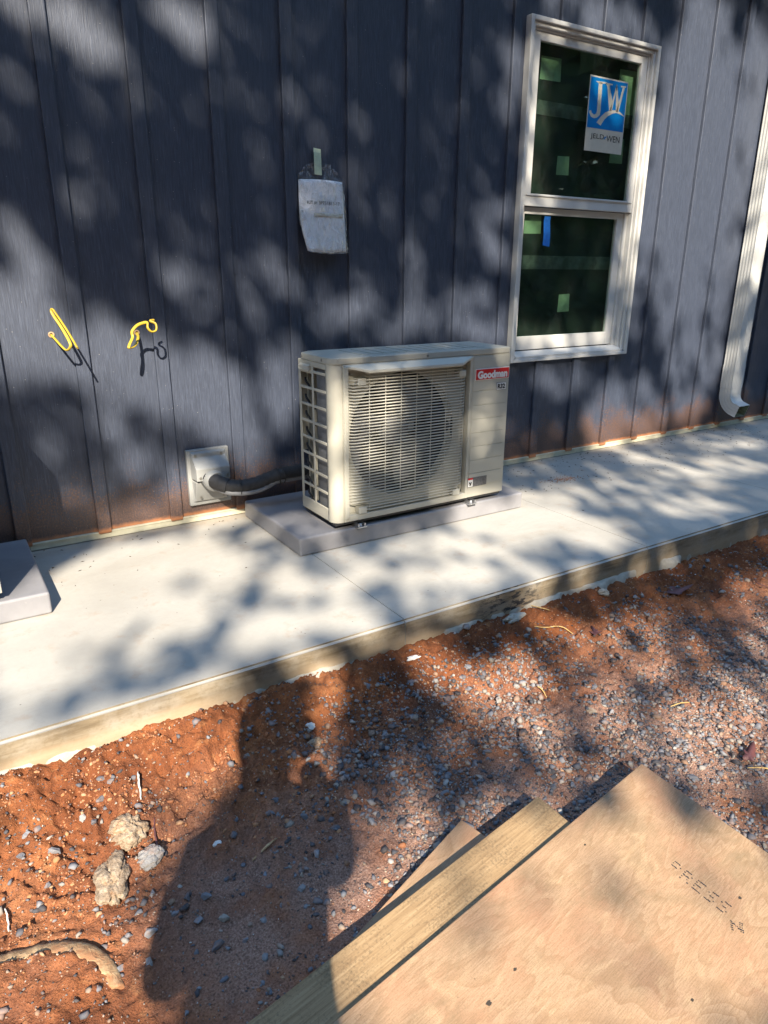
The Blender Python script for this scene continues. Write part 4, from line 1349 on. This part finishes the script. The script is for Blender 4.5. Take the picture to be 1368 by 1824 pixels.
for _ in range(n):
    x = 2.28 + rng.gauss(0, .06); y = -.385 + rng.gauss(0, .022) - (x - 2.28) * .12; b = len(vs); s_ = rng.uniform(.001, .004)
    vs += [(x - s_, y - s_, .0006), (x + s_, y - s_, .0006), (x, y + s_, .0006), (x, y, .0025)]
    fs += [(0 + b, 1 + b, 3 + b), (1 + b, 2 + b, 3 + b), (2 + b, 0 + b, 3 + b)]
dp = MB().add(vs, fs).build('dirt_smear', M['clod'])
tag(dp, 'small smear of orange dirt on the slab right of the unit', 'dirt', kind='stuff')

# ---------------------------------------------------------------- person taking the picture (seen only as a shadow)
def skin_body(name, verts, edges, radii, mat, parent, root=0, lev=2):
    me = bpy.data.meshes.new(name)
    me.from_pydata(verts, edges, [])
    o = bpy.data.objects.new(name, me)
    me.materials.append(mat)
    if parent: o.parent = parent
    col.objects.link(o)
    o.modifiers.new('skin', 'SKIN')
    for i, r in enumerate(radii):
        me.skin_vertices[0].data[i].radius = r if isinstance(r, tuple) else (r, r)
        me.skin_vertices[0].data[i].use_root = (i == root)
    s_ = o.modifiers.new('sub', 'SUBSURF'); s_.levels = lev; s_.render_levels = lev
    return o


pr = empty('person', (-.80, -3.34, -.31))
tag(pr, 'person standing with both arms raised to hold a phone, seen only as shadow', 'person')
V = [(0, 0, .92), (0, 0, 1.06), (0, .01, 1.22), (0, .01, 1.38), (0, .015, 1.47), (0, .03, 1.54), (0, .045, 1.64), (0, .03, 1.74),
     (-.10, 0, .86), (-.11, .02, .48), (-.12, 0, .09), (-.13, .15, .04),
     (.10, 0, .86), (.11, .02, .48), (.12, 0, .09), (.13, .15, .04),
     (-.17, .0, 1.40), (-.20, .06, 1.14), (-.02, .21, 1.22), (.15, .27, 1.31),
     (.17, .0, 1.40), (.21, .08, 1.16), (.24, .22, 1.25), (.245, .285, 1.31)]
Ed = [(0, 1), (1, 2), (2, 3), (3, 4), (4, 5), (5, 6), (6, 7), (0, 8), (8, 9), (9, 10), (10, 11), (0, 12), (12, 13), (13, 14), (14, 15), (3, 16), (16, 17), (17, 18), (18, 19), (3, 20), (20, 21), (21, 22), (22, 23)]
Rd = [(.15, .11), (.14, .10), (.15, .11), (.15, .10), (.065, .06), (.07, .08), (.082, .10), (.06, .07),
      .085, .06, .045, .04, .085, .06, .045, .04, .06, .045, .035, .03, .06, .045, .035, .03]
skin_body('body', V, Ed, Rd, M['cloth'], pr)
for hx, hy, hz, sx in ((.165, .275, 1.315, -1), (.250, .292, 1.315, 1)):
    HV = [(hx, hy, hz), (hx + .012 * sx, hy + .012, hz + .05)]; HE = [(0, 1)]; HR = [(.024, .016), (.026, .014)]
    for f in range(4):
        b = len(HV)
        x0 = hx + (.030 - .018 * f) * sx
        HV += [(x0, hy + .018, hz + .075), (x0 - .01 * sx, hy + .035, hz + .098), (x0 - .018 * sx, hy + .025, hz + .115 - .006 * abs(f - 1.5))]
        HE += [(1, b), (b, b + 1), (b + 1, b + 2)]; HR += [.009, .0085, .008]
    b = len(HV)
    HV += [(hx - .02 * sx, hy + .0, hz + .045), (hx - .034 * sx, hy + .012, hz + .07)]
    HE += [(0, b), (b, b + 1)]; HR += [.010, .009]
    skin_body('hand', HV, HE, HR, M['skin'], pr, lev=1)

# ---------------------------------------------------------------- woods behind the photographer: they throw the dappled shade
NLEAF, TREE_NEAR, TREE_FAR, GAP0, TAU = 130000, 9.5, 13.5, .96, 6.2
LIT = [
    (0.102, 1.555, 0.134, -0.027, -0.039, -0.054, 1),
    (-0.039, 1.544, 0.105, -0.01, -0.025, -0.038, 0.9),
    (0.147, 1.517, 0.029, -0.038, -0.04, -0.033, 0.9),
    (0.394, 1.694, 0.102, -0.033, -0.036, -0.042, 1),
    (0.465, 1.642, 0.036, -0.029, -0.024, -0.021, 0.6),
    (0.342, 1.708, 0.062, -0.003, -0.021, -0.033, 0.7),
    (0.158, 1.117, 0.064, -0.084, -0.025, -0.02, 0.22),
    (0.248, 1.186, 0.039, -0.031, -0.019, -0.018, 0.15),
    (-0.189, 0.874, 0.073, 0.05, 0.031, -0.084, 0.85),
    (-0.226, 0.69, 0.139, -0.018, -0.05, -0.103, 1),
    (-0.13, 0.613, 0.086, -0.06, -0.067, -0.08, 1),
    (0.099, 0.627, 0.167, -0.04, -0.057, -0.102, 1),
    (0.199, 0.555, 0.105, -0.068, -0.074, -0.086, 1),
    (0.381, 0.945, 0.078, -0.051, -0.048, -0.05, 0.6),
    (0.306, 1.004, 0.047, -0.03, -0.022, -0.023, 0.3),
    (0.424, 0.579, 0.144, -0.086, -0.103, -0.118, 1),
    (0.54, 0.435, 0.067, -0.102, -0.097, -0.062, 0.9),
    (0.007, 0.426, 0.082, -0.06, -0.036, -0.042, 0.6),
    (-0.162, 0.268, 0.044, -0.059, -0.039, -0.036, 0.5),
    (-0.123, 0.159, 0.036, -0.081, -0.044, -0.03, 0.45),
    (0.11, 0.308, 0.076, -0.017, -0.051, -0.11, 0.6),
    (0.116, 0.085, 0.131, 0.013, -0.007, -0.064, 0.9),
    (0.314, 0.212, 0.116, 0.014, -0.008, -0.087, 0.8),
    (0.725, 0.657, 0.088, 0.017, -0.009, -0.183, 0.8),
    (0.735, 1.076, 0.076, -0.031, -0.058, -0.068, 0.55),
    (0.984, 0.992, 0.13, -0.026, -0.047, -0.072, 0.6),
    (1.251, 1.047, 0.186, -0.033, -0.058, -0.088, 0.5),
    (1.398, 1.233, 0.061, 0.016, 0.003, -0.128, 0.55),
    (1.593, 1.129, 0.152, 0.037, 0.006, -0.114, 0.45),
    (1.834, 1.164, 0.145, 0.035, 0.01, -0.13, 0.8),
    (1.84, 1.53, 0.097, 0.029, 0.013, -0.152, 0.5),
    (1.908, 2.11, 0.073, 0.028, 0.011, -0.115, 0.5),
    (2.344, 2.518, 0.256, 0.056, -0.027, -0.063, 0.8),
    (2.653, 2.614, 0.152, 0.001, -0.062, -0.07, 0.6),
    (3.193, 2.8, 0.211, 0.085, 0.046, -0.153, 1),
    (3.173, 2.517, 0.172, 0.063, 0.05, -0.175, 0.85),
    (3.314, 2.12, 0.33, 0.08, -0.003, -0.429, 1),
    (3.304, 1.656, 0.274, 0.057, 0.029, -0.312, 0.9),
    (3.626, 1.855, 0.172, 0.046, 0.097, -0.303, 0.8),
    (3.694, 2.634, 0.188, 0.055, 0.01, -0.361, 0.9),
    (3.812, 2.136, 0.13, 0.033, 0.038, -0.249, 0.6),
    (3.534, 1.356, 0.327, 0.069, 0.043, -0.148, 0.7),
    (2.37, 1.002, 0.243, 0.048, 0.011, -0.08, 0.5),
    (2.787, 0.895, 0.191, 0.013, -0.021, -0.196, 0.95),
    (3.114, 0.966, 0.186, 0.014, -0.016, -0.187, 0.85),
    (3.511, 1.116, 0.202, 0.037, 0.039, -0.139, 0.6),
    (2.38, 1.242, 0.392, 0.112, 0.022, -0.073, 0.6),
    (2.085, 1.951, 0.072, 0.023, 0.012, -0.438, 0.6),
    (2.874, 1.807, 0.103, 0.027, 0.048, -0.412, 0.6),
    (2.394, 2.458, 0.389, 0.1, -0.009, -0.031, 0.6),
    (0.023, -0.457, 0.231, 0.075, 0.076, -0.114, 1),
    (0.171, -0.204, 0.298, 0.083, 0.075, -0.166, 1),
    (0.024, -0.648, 0.129, 0.035, 0.059, -0.076, 1),
    (0.2, -0.6, 0.113, 0.047, 0.036, -0.052, 0.8),
    (0.434, -0.207, 0.15, -0.011, 0.023, -0.142, 1),
    (0.388, -0.438, 0.139, -0.01, 0.023, -0.107, 1),
    (0.667, -0.526, 0.149, 0.038, 0.019, -0.08, 1),
    (0.743, -0.334, 0.117, -0.037, -0.013, -0.088, 1),
    (0.83, -0.493, 0.112, 0.016, 0.004, -0.073, 0.9),
    (0.954, -0.291, 0.126, -0.009, -0.015, -0.096, 0.9),
    (0.974, -0.515, 0.095, 0.023, 0.002, -0.063, 0.8),
    (1.187, -0.338, 0.091, -0.007, -0.022, -0.071, 0.95),
    (1.396, -0.323, 0.1, -0.036, -0.049, -0.087, 1),
    (1.364, -0.116, 0.199, 0.037, -0.025, -0.098, 0.8),
    (1.712, -0.017, 0.203, -0.088, -0.084, -0.131, 1),
    (1.966, -0.035, 0.14, -0.102, -0.095, -0.113, 1),
    (1.978, 0.157, 0.173, -0.044, -0.052, -0.077, 0.8),
    (1.601, -0.224, 0.136, -0.01, -0.038, -0.071, 0.7),
    (2.029, -0.163, 0.11, -0.047, -0.066, -0.075, 0.8),
    (2.685, 0.055, 0.192, -0.013, -0.082, -0.081, 0.55),
    (2.921, 0.464, 0.109, -0.141, -0.133, -0.124, 0.65),
    (3.317, 0.437, 0.232, -0.016, -0.143, -0.128, 0.65),
    (3.622, 0.746, 0.225, -0.015, -0.128, -0.116, 0.45),
    (0.401, 0.076, 0.144, 0.036, 0.019, -0.076, 1),
    (-0.037, -0.536, 0.124, 0.038, 0.057, -0.076, 1),
    (0.96, 0.268, 0.083, 0.014, -0.004, -0.224, 0.55),
    (1.149, 0.281, 0.152, 0.025, 0.001, -0.115, 0.5),
    (1.148, 0.428, 0.149, 0.029, 0, -0.055, 0.35),
    (1.606, 0.375, 0.09, 0.015, 0.009, -0.124, 0.22),
    (0.933, 0.041, 0.07, 0.008, -0.002, -0.077, 0.5),
    (1.333, 0.15, 0.168, 0.022, 0.002, -0.051, 0.25),
    (1.231, -0.069, 0.247, 0.056, 0.007, -0.029, 0.5),
    (0.173, -0.886, 0.236, 0.045, 0.035, -0.068, 1),
    (0.464, -0.872, 0.166, 0.03, 0.029, -0.082, 1),
    (0.547, -0.822, 0.087, 0.016, 0.018, -0.057, 1),
    (0.131, -1, 0.133, -0.014, 0.017, -0.066, 0.85),
    (0.294, -1.187, 0.193, -0.017, 0.032, -0.083, 1),
    (0.283, -1.285, 0.195, -0.017, 0.025, -0.057, 1),
    (0.363, -1.078, 0.088, -0.008, 0.021, -0.075, 1),
    (0.835, -0.749, 0.049, -0.01, -0.029, -0.129, 1),
    (1.196, -0.684, 0.119, -0.085, -0.045, -0.054, 0.8),
    (1.367, -0.767, 0.065, -0.088, -0.08, -0.058, 0.85),
    (1.46, -0.877, 0.074, -0.063, -0.065, -0.051, 0.8),
    (1.016, -1.102, 0.07, -0.041, -0.065, -0.059, 0.85),
    (0.896, -1.162, 0.059, -0.032, -0.059, -0.055, 0.75),
    (2.034, -0.92, 0.274, 0.018, -0.07, -0.085, 1),
    (2.297, -0.774, 0.121, -0.009, -0.12, -0.106, 0.65),
    (2.654, -0.448, 0.187, -0.008, -0.109, -0.106, 0.5),
    (1.694, -0.566, 0.089, -0.068, -0.044, -0.042, 0.5),
    (0.787, -0.913, 0.049, -0.004, -0.002, -0.038, 0.95),
    (2.169, -0.584, 0.507, 0.015, -0.121, -0.151, 0.25),
    (0.974, -1.261, 0.105, -0.056, -0.079, -0.062, 0.95),
    (1.16, -1.2, 0.133, -0.013, -0.024, -0.054, 0.7),
    (1.534, -1.053, 0.091, -0.07, -0.08, -0.052, 0.75),
    (1.549, -1.358, 0.102, -0.011, -0.057, -0.06, 0.95),
    (1.109, -1.141, 0.155, 0.054, 0.021, -0.04, 0.9),
    (1.704, -1.178, 0.058, -0.044, -0.068, -0.035, 0.6),
    (1.322, -1.25, 0.399, -0.039, -0.094, -0.15, 0.42),
    (1.156, -1.336, 0.106, -0.012, -0.018, -0.037, 0.6),
    (0.236, -0.352, 0.717, 0.24, 0.146, -0.298, 0.36),
    (0.153, -0.816, 0.202, 0.043, 0.037, -0.049, 1),
    (0.449, -0.72, 0.155, 0.034, 0.021, -0.045, 0.9),
    (0.802, -0.627, 0.1, 0.023, 0.007, -0.043, 0.6),
    (1.735, -0.378, 0.207, 0.048, -0.029, -0.063, 0.5),
    (1.107, -0.361, 0.608, 0.163, -0.012, -0.191, 0.3),
    (2.193, 0.09, 1.319, 0.391, -0.144, -0.247, 0.28),
    (0.154, -1.086, 0.18, -0.018, 0.034, -0.083, 1),
    (0.355, -0.965, 0.155, 0.011, 0.028, -0.082, 0.9),
    (1.842, -0.837, 0.556, -0.091, -0.231, -0.245, 0.4),
    (1.357, -1.253, 0.554, -0.056, -0.123, -0.189, 0.85),
    (3.28, 2.237, 0.421, 0.116, 0.036, -0.603, 1),
    (3.752, 2.392, 0.231, 0.064, 0.069, -0.631, 0.8),
    (-0.231, 0.657, 0.171, -0.024, -0.066, -0.139, 1),
]

E1 = np.array([.9088, -.4173, 0.]); E2 = np.array([.2409, .5247, .8165]); S_ = np.array(SUN[:])
LC = np.array(LIT)


def lit_at(u, v):
    L_ = np.zeros(len(u))
    for cu, cv, au, av, bu, bv_, st_ in LC:
        det = au * bv_ - av * bu
        du, dv = u - cu, v - cv
        p_ = (du * bv_ - dv * bu) / det; q_ = (au * dv - av * du) / det
        r_ = np.sqrt(p_ * p_ + q_ * q_)
        L_ = np.maximum(L_, st_ * (1 - sstep(.80, 1.25, r_)))
    return L_


def leaf_mesh(name, pts, size):
    n = len(pts)
    R_ = rot_mats(n)
    base = np.array([(-.5, 0, 0), (0, -.36, .05), (.5, 0, .0), (0, .36, .05)])
    V_ = np.einsum('nij,kj->nki', R_, base) * size[:, None, None] + pts[:, None]
    F_ = (np.array([(0, 1, 2, 3)])[None] + (np.arange(n) * 4)[:, None, None]).reshape(-1, 4)
    me = bpy.data.meshes.new(name)
    me.vertices.add(n * 4); me.vertices.foreach_set('co', V_.reshape(-1))
    me.loops.add(F_.size); me.polygons.add(n)
    me.loops.foreach_set('vertex_index', F_.reshape(-1).astype(np.int32))
    me.polygons.foreach_set('loop_start', np.arange(0, F_.size, 4, dtype=np.int32))
    me.update(calc_edges=True)
    return me


n = NLEAF
u = nr.uniform(-1.6, 6.0, n); v = nr.uniform(-2.6, 4.0, n); t = nr.uniform(TREE_NEAR, TREE_FAR, n)
keep = nr.random(n) < np.clip(-np.log(np.clip(lit_at(u, v), .03, 1)) / TAU, 0, 1)
# twig-scale clumping, the same along the light so that the shade stays patchy
keep &= nr.random(n) < (GAP0 + (1 - GAP0) * sstep(.30, .52, fbm(u + 20, v + 20, 5.5, 3, 91)))
u, v, t = u[keep], v[keep], t[keep]
P3 = u[:, None] * E1 + v[:, None] * E2 - t[:, None] * S_
ex = []
trunks = [(-6.9, -11.), (-4.5, -10.), (-1.9, -9.6), (.7, -10.3)]
for (tx, ty) in trunks:                             # crowns go on above and around the beam
    m_ = 2600
    q = nr.normal(size=(m_, 3)); q /= np.linalg.norm(q, axis=1, keepdims=True)
    q = q * (nr.random((m_, 1)) ** .4) * np.array([2.6, 2.4, 2.6]) + np.array([tx, ty, 8.0])
    uu, vv = q @ E1, q @ E2
    out_ = (uu < -1.4) | (uu > 5.8) | (vv < -2.4) | (vv > 3.8)
    ex.append(q[out_])
ALL = np.concatenate([P3] + ex)
SZ = np.concatenate([nr.uniform(.085, .15, len(P3)), nr.uniform(.15, .26, len(ALL) - len(P3))])
near_t = np.argmin([np.hypot(ALL[:, 0] - tx, ALL[:, 1] - ty) for tx, ty in trunks], axis=0)
TL = ('broadleaf tree behind the viewer farthest to the left', 'broadleaf tree behind the viewer second from the left', 'broadleaf tree behind the viewer third from the left', 'broadleaf tree behind the viewer farthest to the right')
for i, (tx, ty) in enumerate(trunks):
    tr_ = empty('tree', (tx, ty, -.4))
    tag(tr_, TL[i], 'tree', 'trees behind the viewer shading the wall')
    O_ = np.array([tx, ty, -.4])
    k = near_t == i
    link_mesh('crown', leaf_mesh('crown', ALL[k] - O_, SZ[k]), M['leaf'], tr_)
    rr = random.Random(40 + i)
    trunk_pts = smooth_path([(0, 0, -.1), (.05, .06, 1.8), (-.06, .02, 3.6), (.03, -.05, 5.2)], 5)
    mb = MB().tube(trunk_pts, [.19 - .11 * (j / (len(trunk_pts) - 1)) for j in range(len(trunk_pts))], 12)
    LP = ALL[k] - O_
    made = 0
    for _ in range(400):                            # limbs grow only through leafy parts of the crown
        e_ = Vector(LP[rr.randrange(len(LP))])
        s0 = Vector((0, 0, rr.uniform(4.0, 5.2)))
        if not 1.2 < (e_ - s0).length < 4.6: continue
        mid = s0.lerp(e_, .5) + Vector((rr.uniform(-.2, .2), rr.uniform(-.2, .2), .35))
        pth = smooth_path([s0, mid, e_], 5)
        W3 = np.array([p[:] for p in pth]) + O_
        if lit_at(W3 @ E1, W3 @ E2).max() > .3: continue
        mb.tube(pth, [.045 - .0037 * j for j in range(len(pth))], 6)
        made += 1
        if made > 14: break
    mb.build('trunk', M['bark'], tr_)
# a farther unseen row, added to close off low sky and darken the wall
for i in range(13):
    an = math.radians(-168 + 156 * i / 12)
    rd = 18 + rng.uniform(-1.5, 2.5)
    tx, ty = .5 + rd * math.cos(an), -1 + rd * math.sin(an)
    if ty > -3.5: ty = -3.5 - rng.uniform(0, 1)
    # leave the gap the sun comes through
    top = 16.0
    d_ = Vector((tx, ty, 0)) - Vector((.8, -1, 0))
    if abs(math.atan2(-d_.x, -d_.y) - math.atan2(.3407, .742)) < .34: top = 8.0
    tr_ = empty('tree', (tx, ty, -.5))
    tag(tr_, 'unseen distant tree added behind the viewer to block low sky', 'tree', 'far row of trees added behind the viewer to block sky')
    m_ = 3600
    q = nr.normal(size=(m_, 3)); q /= np.linalg.norm(q, axis=1, keepdims=True)
    q = q * (nr.random((m_, 1)) ** .35) * np.array([3.6, 3.0, top * .5]) + np.array([0, 0, top * .5])
    link_mesh('crown', leaf_mesh('crown', q, nr.uniform(.5, .9, len(q))), M['leaf'], tr_)
    MB().tube([(0, 0, 0), (.1, 0, 3), (0, .1, top * .8)], [.25, .18, .05], 8).build('trunk', M['bark'], tr_)
for i, an in enumerate((-88, -72, -60, -50, -41, -33, -25, -17)):  # unseen shrubs added to block sunlit soil mirrored in the lower pane
    rd = 12.5 + (i % 3) * 1.4
    sx, sy = 2.0 + rd * math.cos(math.radians(an)), rd * math.sin(math.radians(an))
    sh = empty('shrub', (sx, sy, -.5))
    tag(sh, 'unseen leafy shrub added behind the viewer to darken the pane reflection', 'shrub', 'unseen undergrowth added behind the viewer')
    q = nr.normal(size=(1300, 3)); q /= np.linalg.norm(q, axis=1, keepdims=True)
    q = q * (nr.random((1300, 1)) ** .4) * np.array([1.9, 1.4, 1.7]) + np.array([0, 0, 1.5])
    link_mesh('foliage', leaf_mesh('foliage', q, nr.uniform(.28, .5, len(q))), M['leaf'], sh)
    MB().tube([(0, 0, 0), (.05, 0, .8), (0, .1, 1.8)], [.05, .04, .01], 6).build('stem', M['bark'], sh)
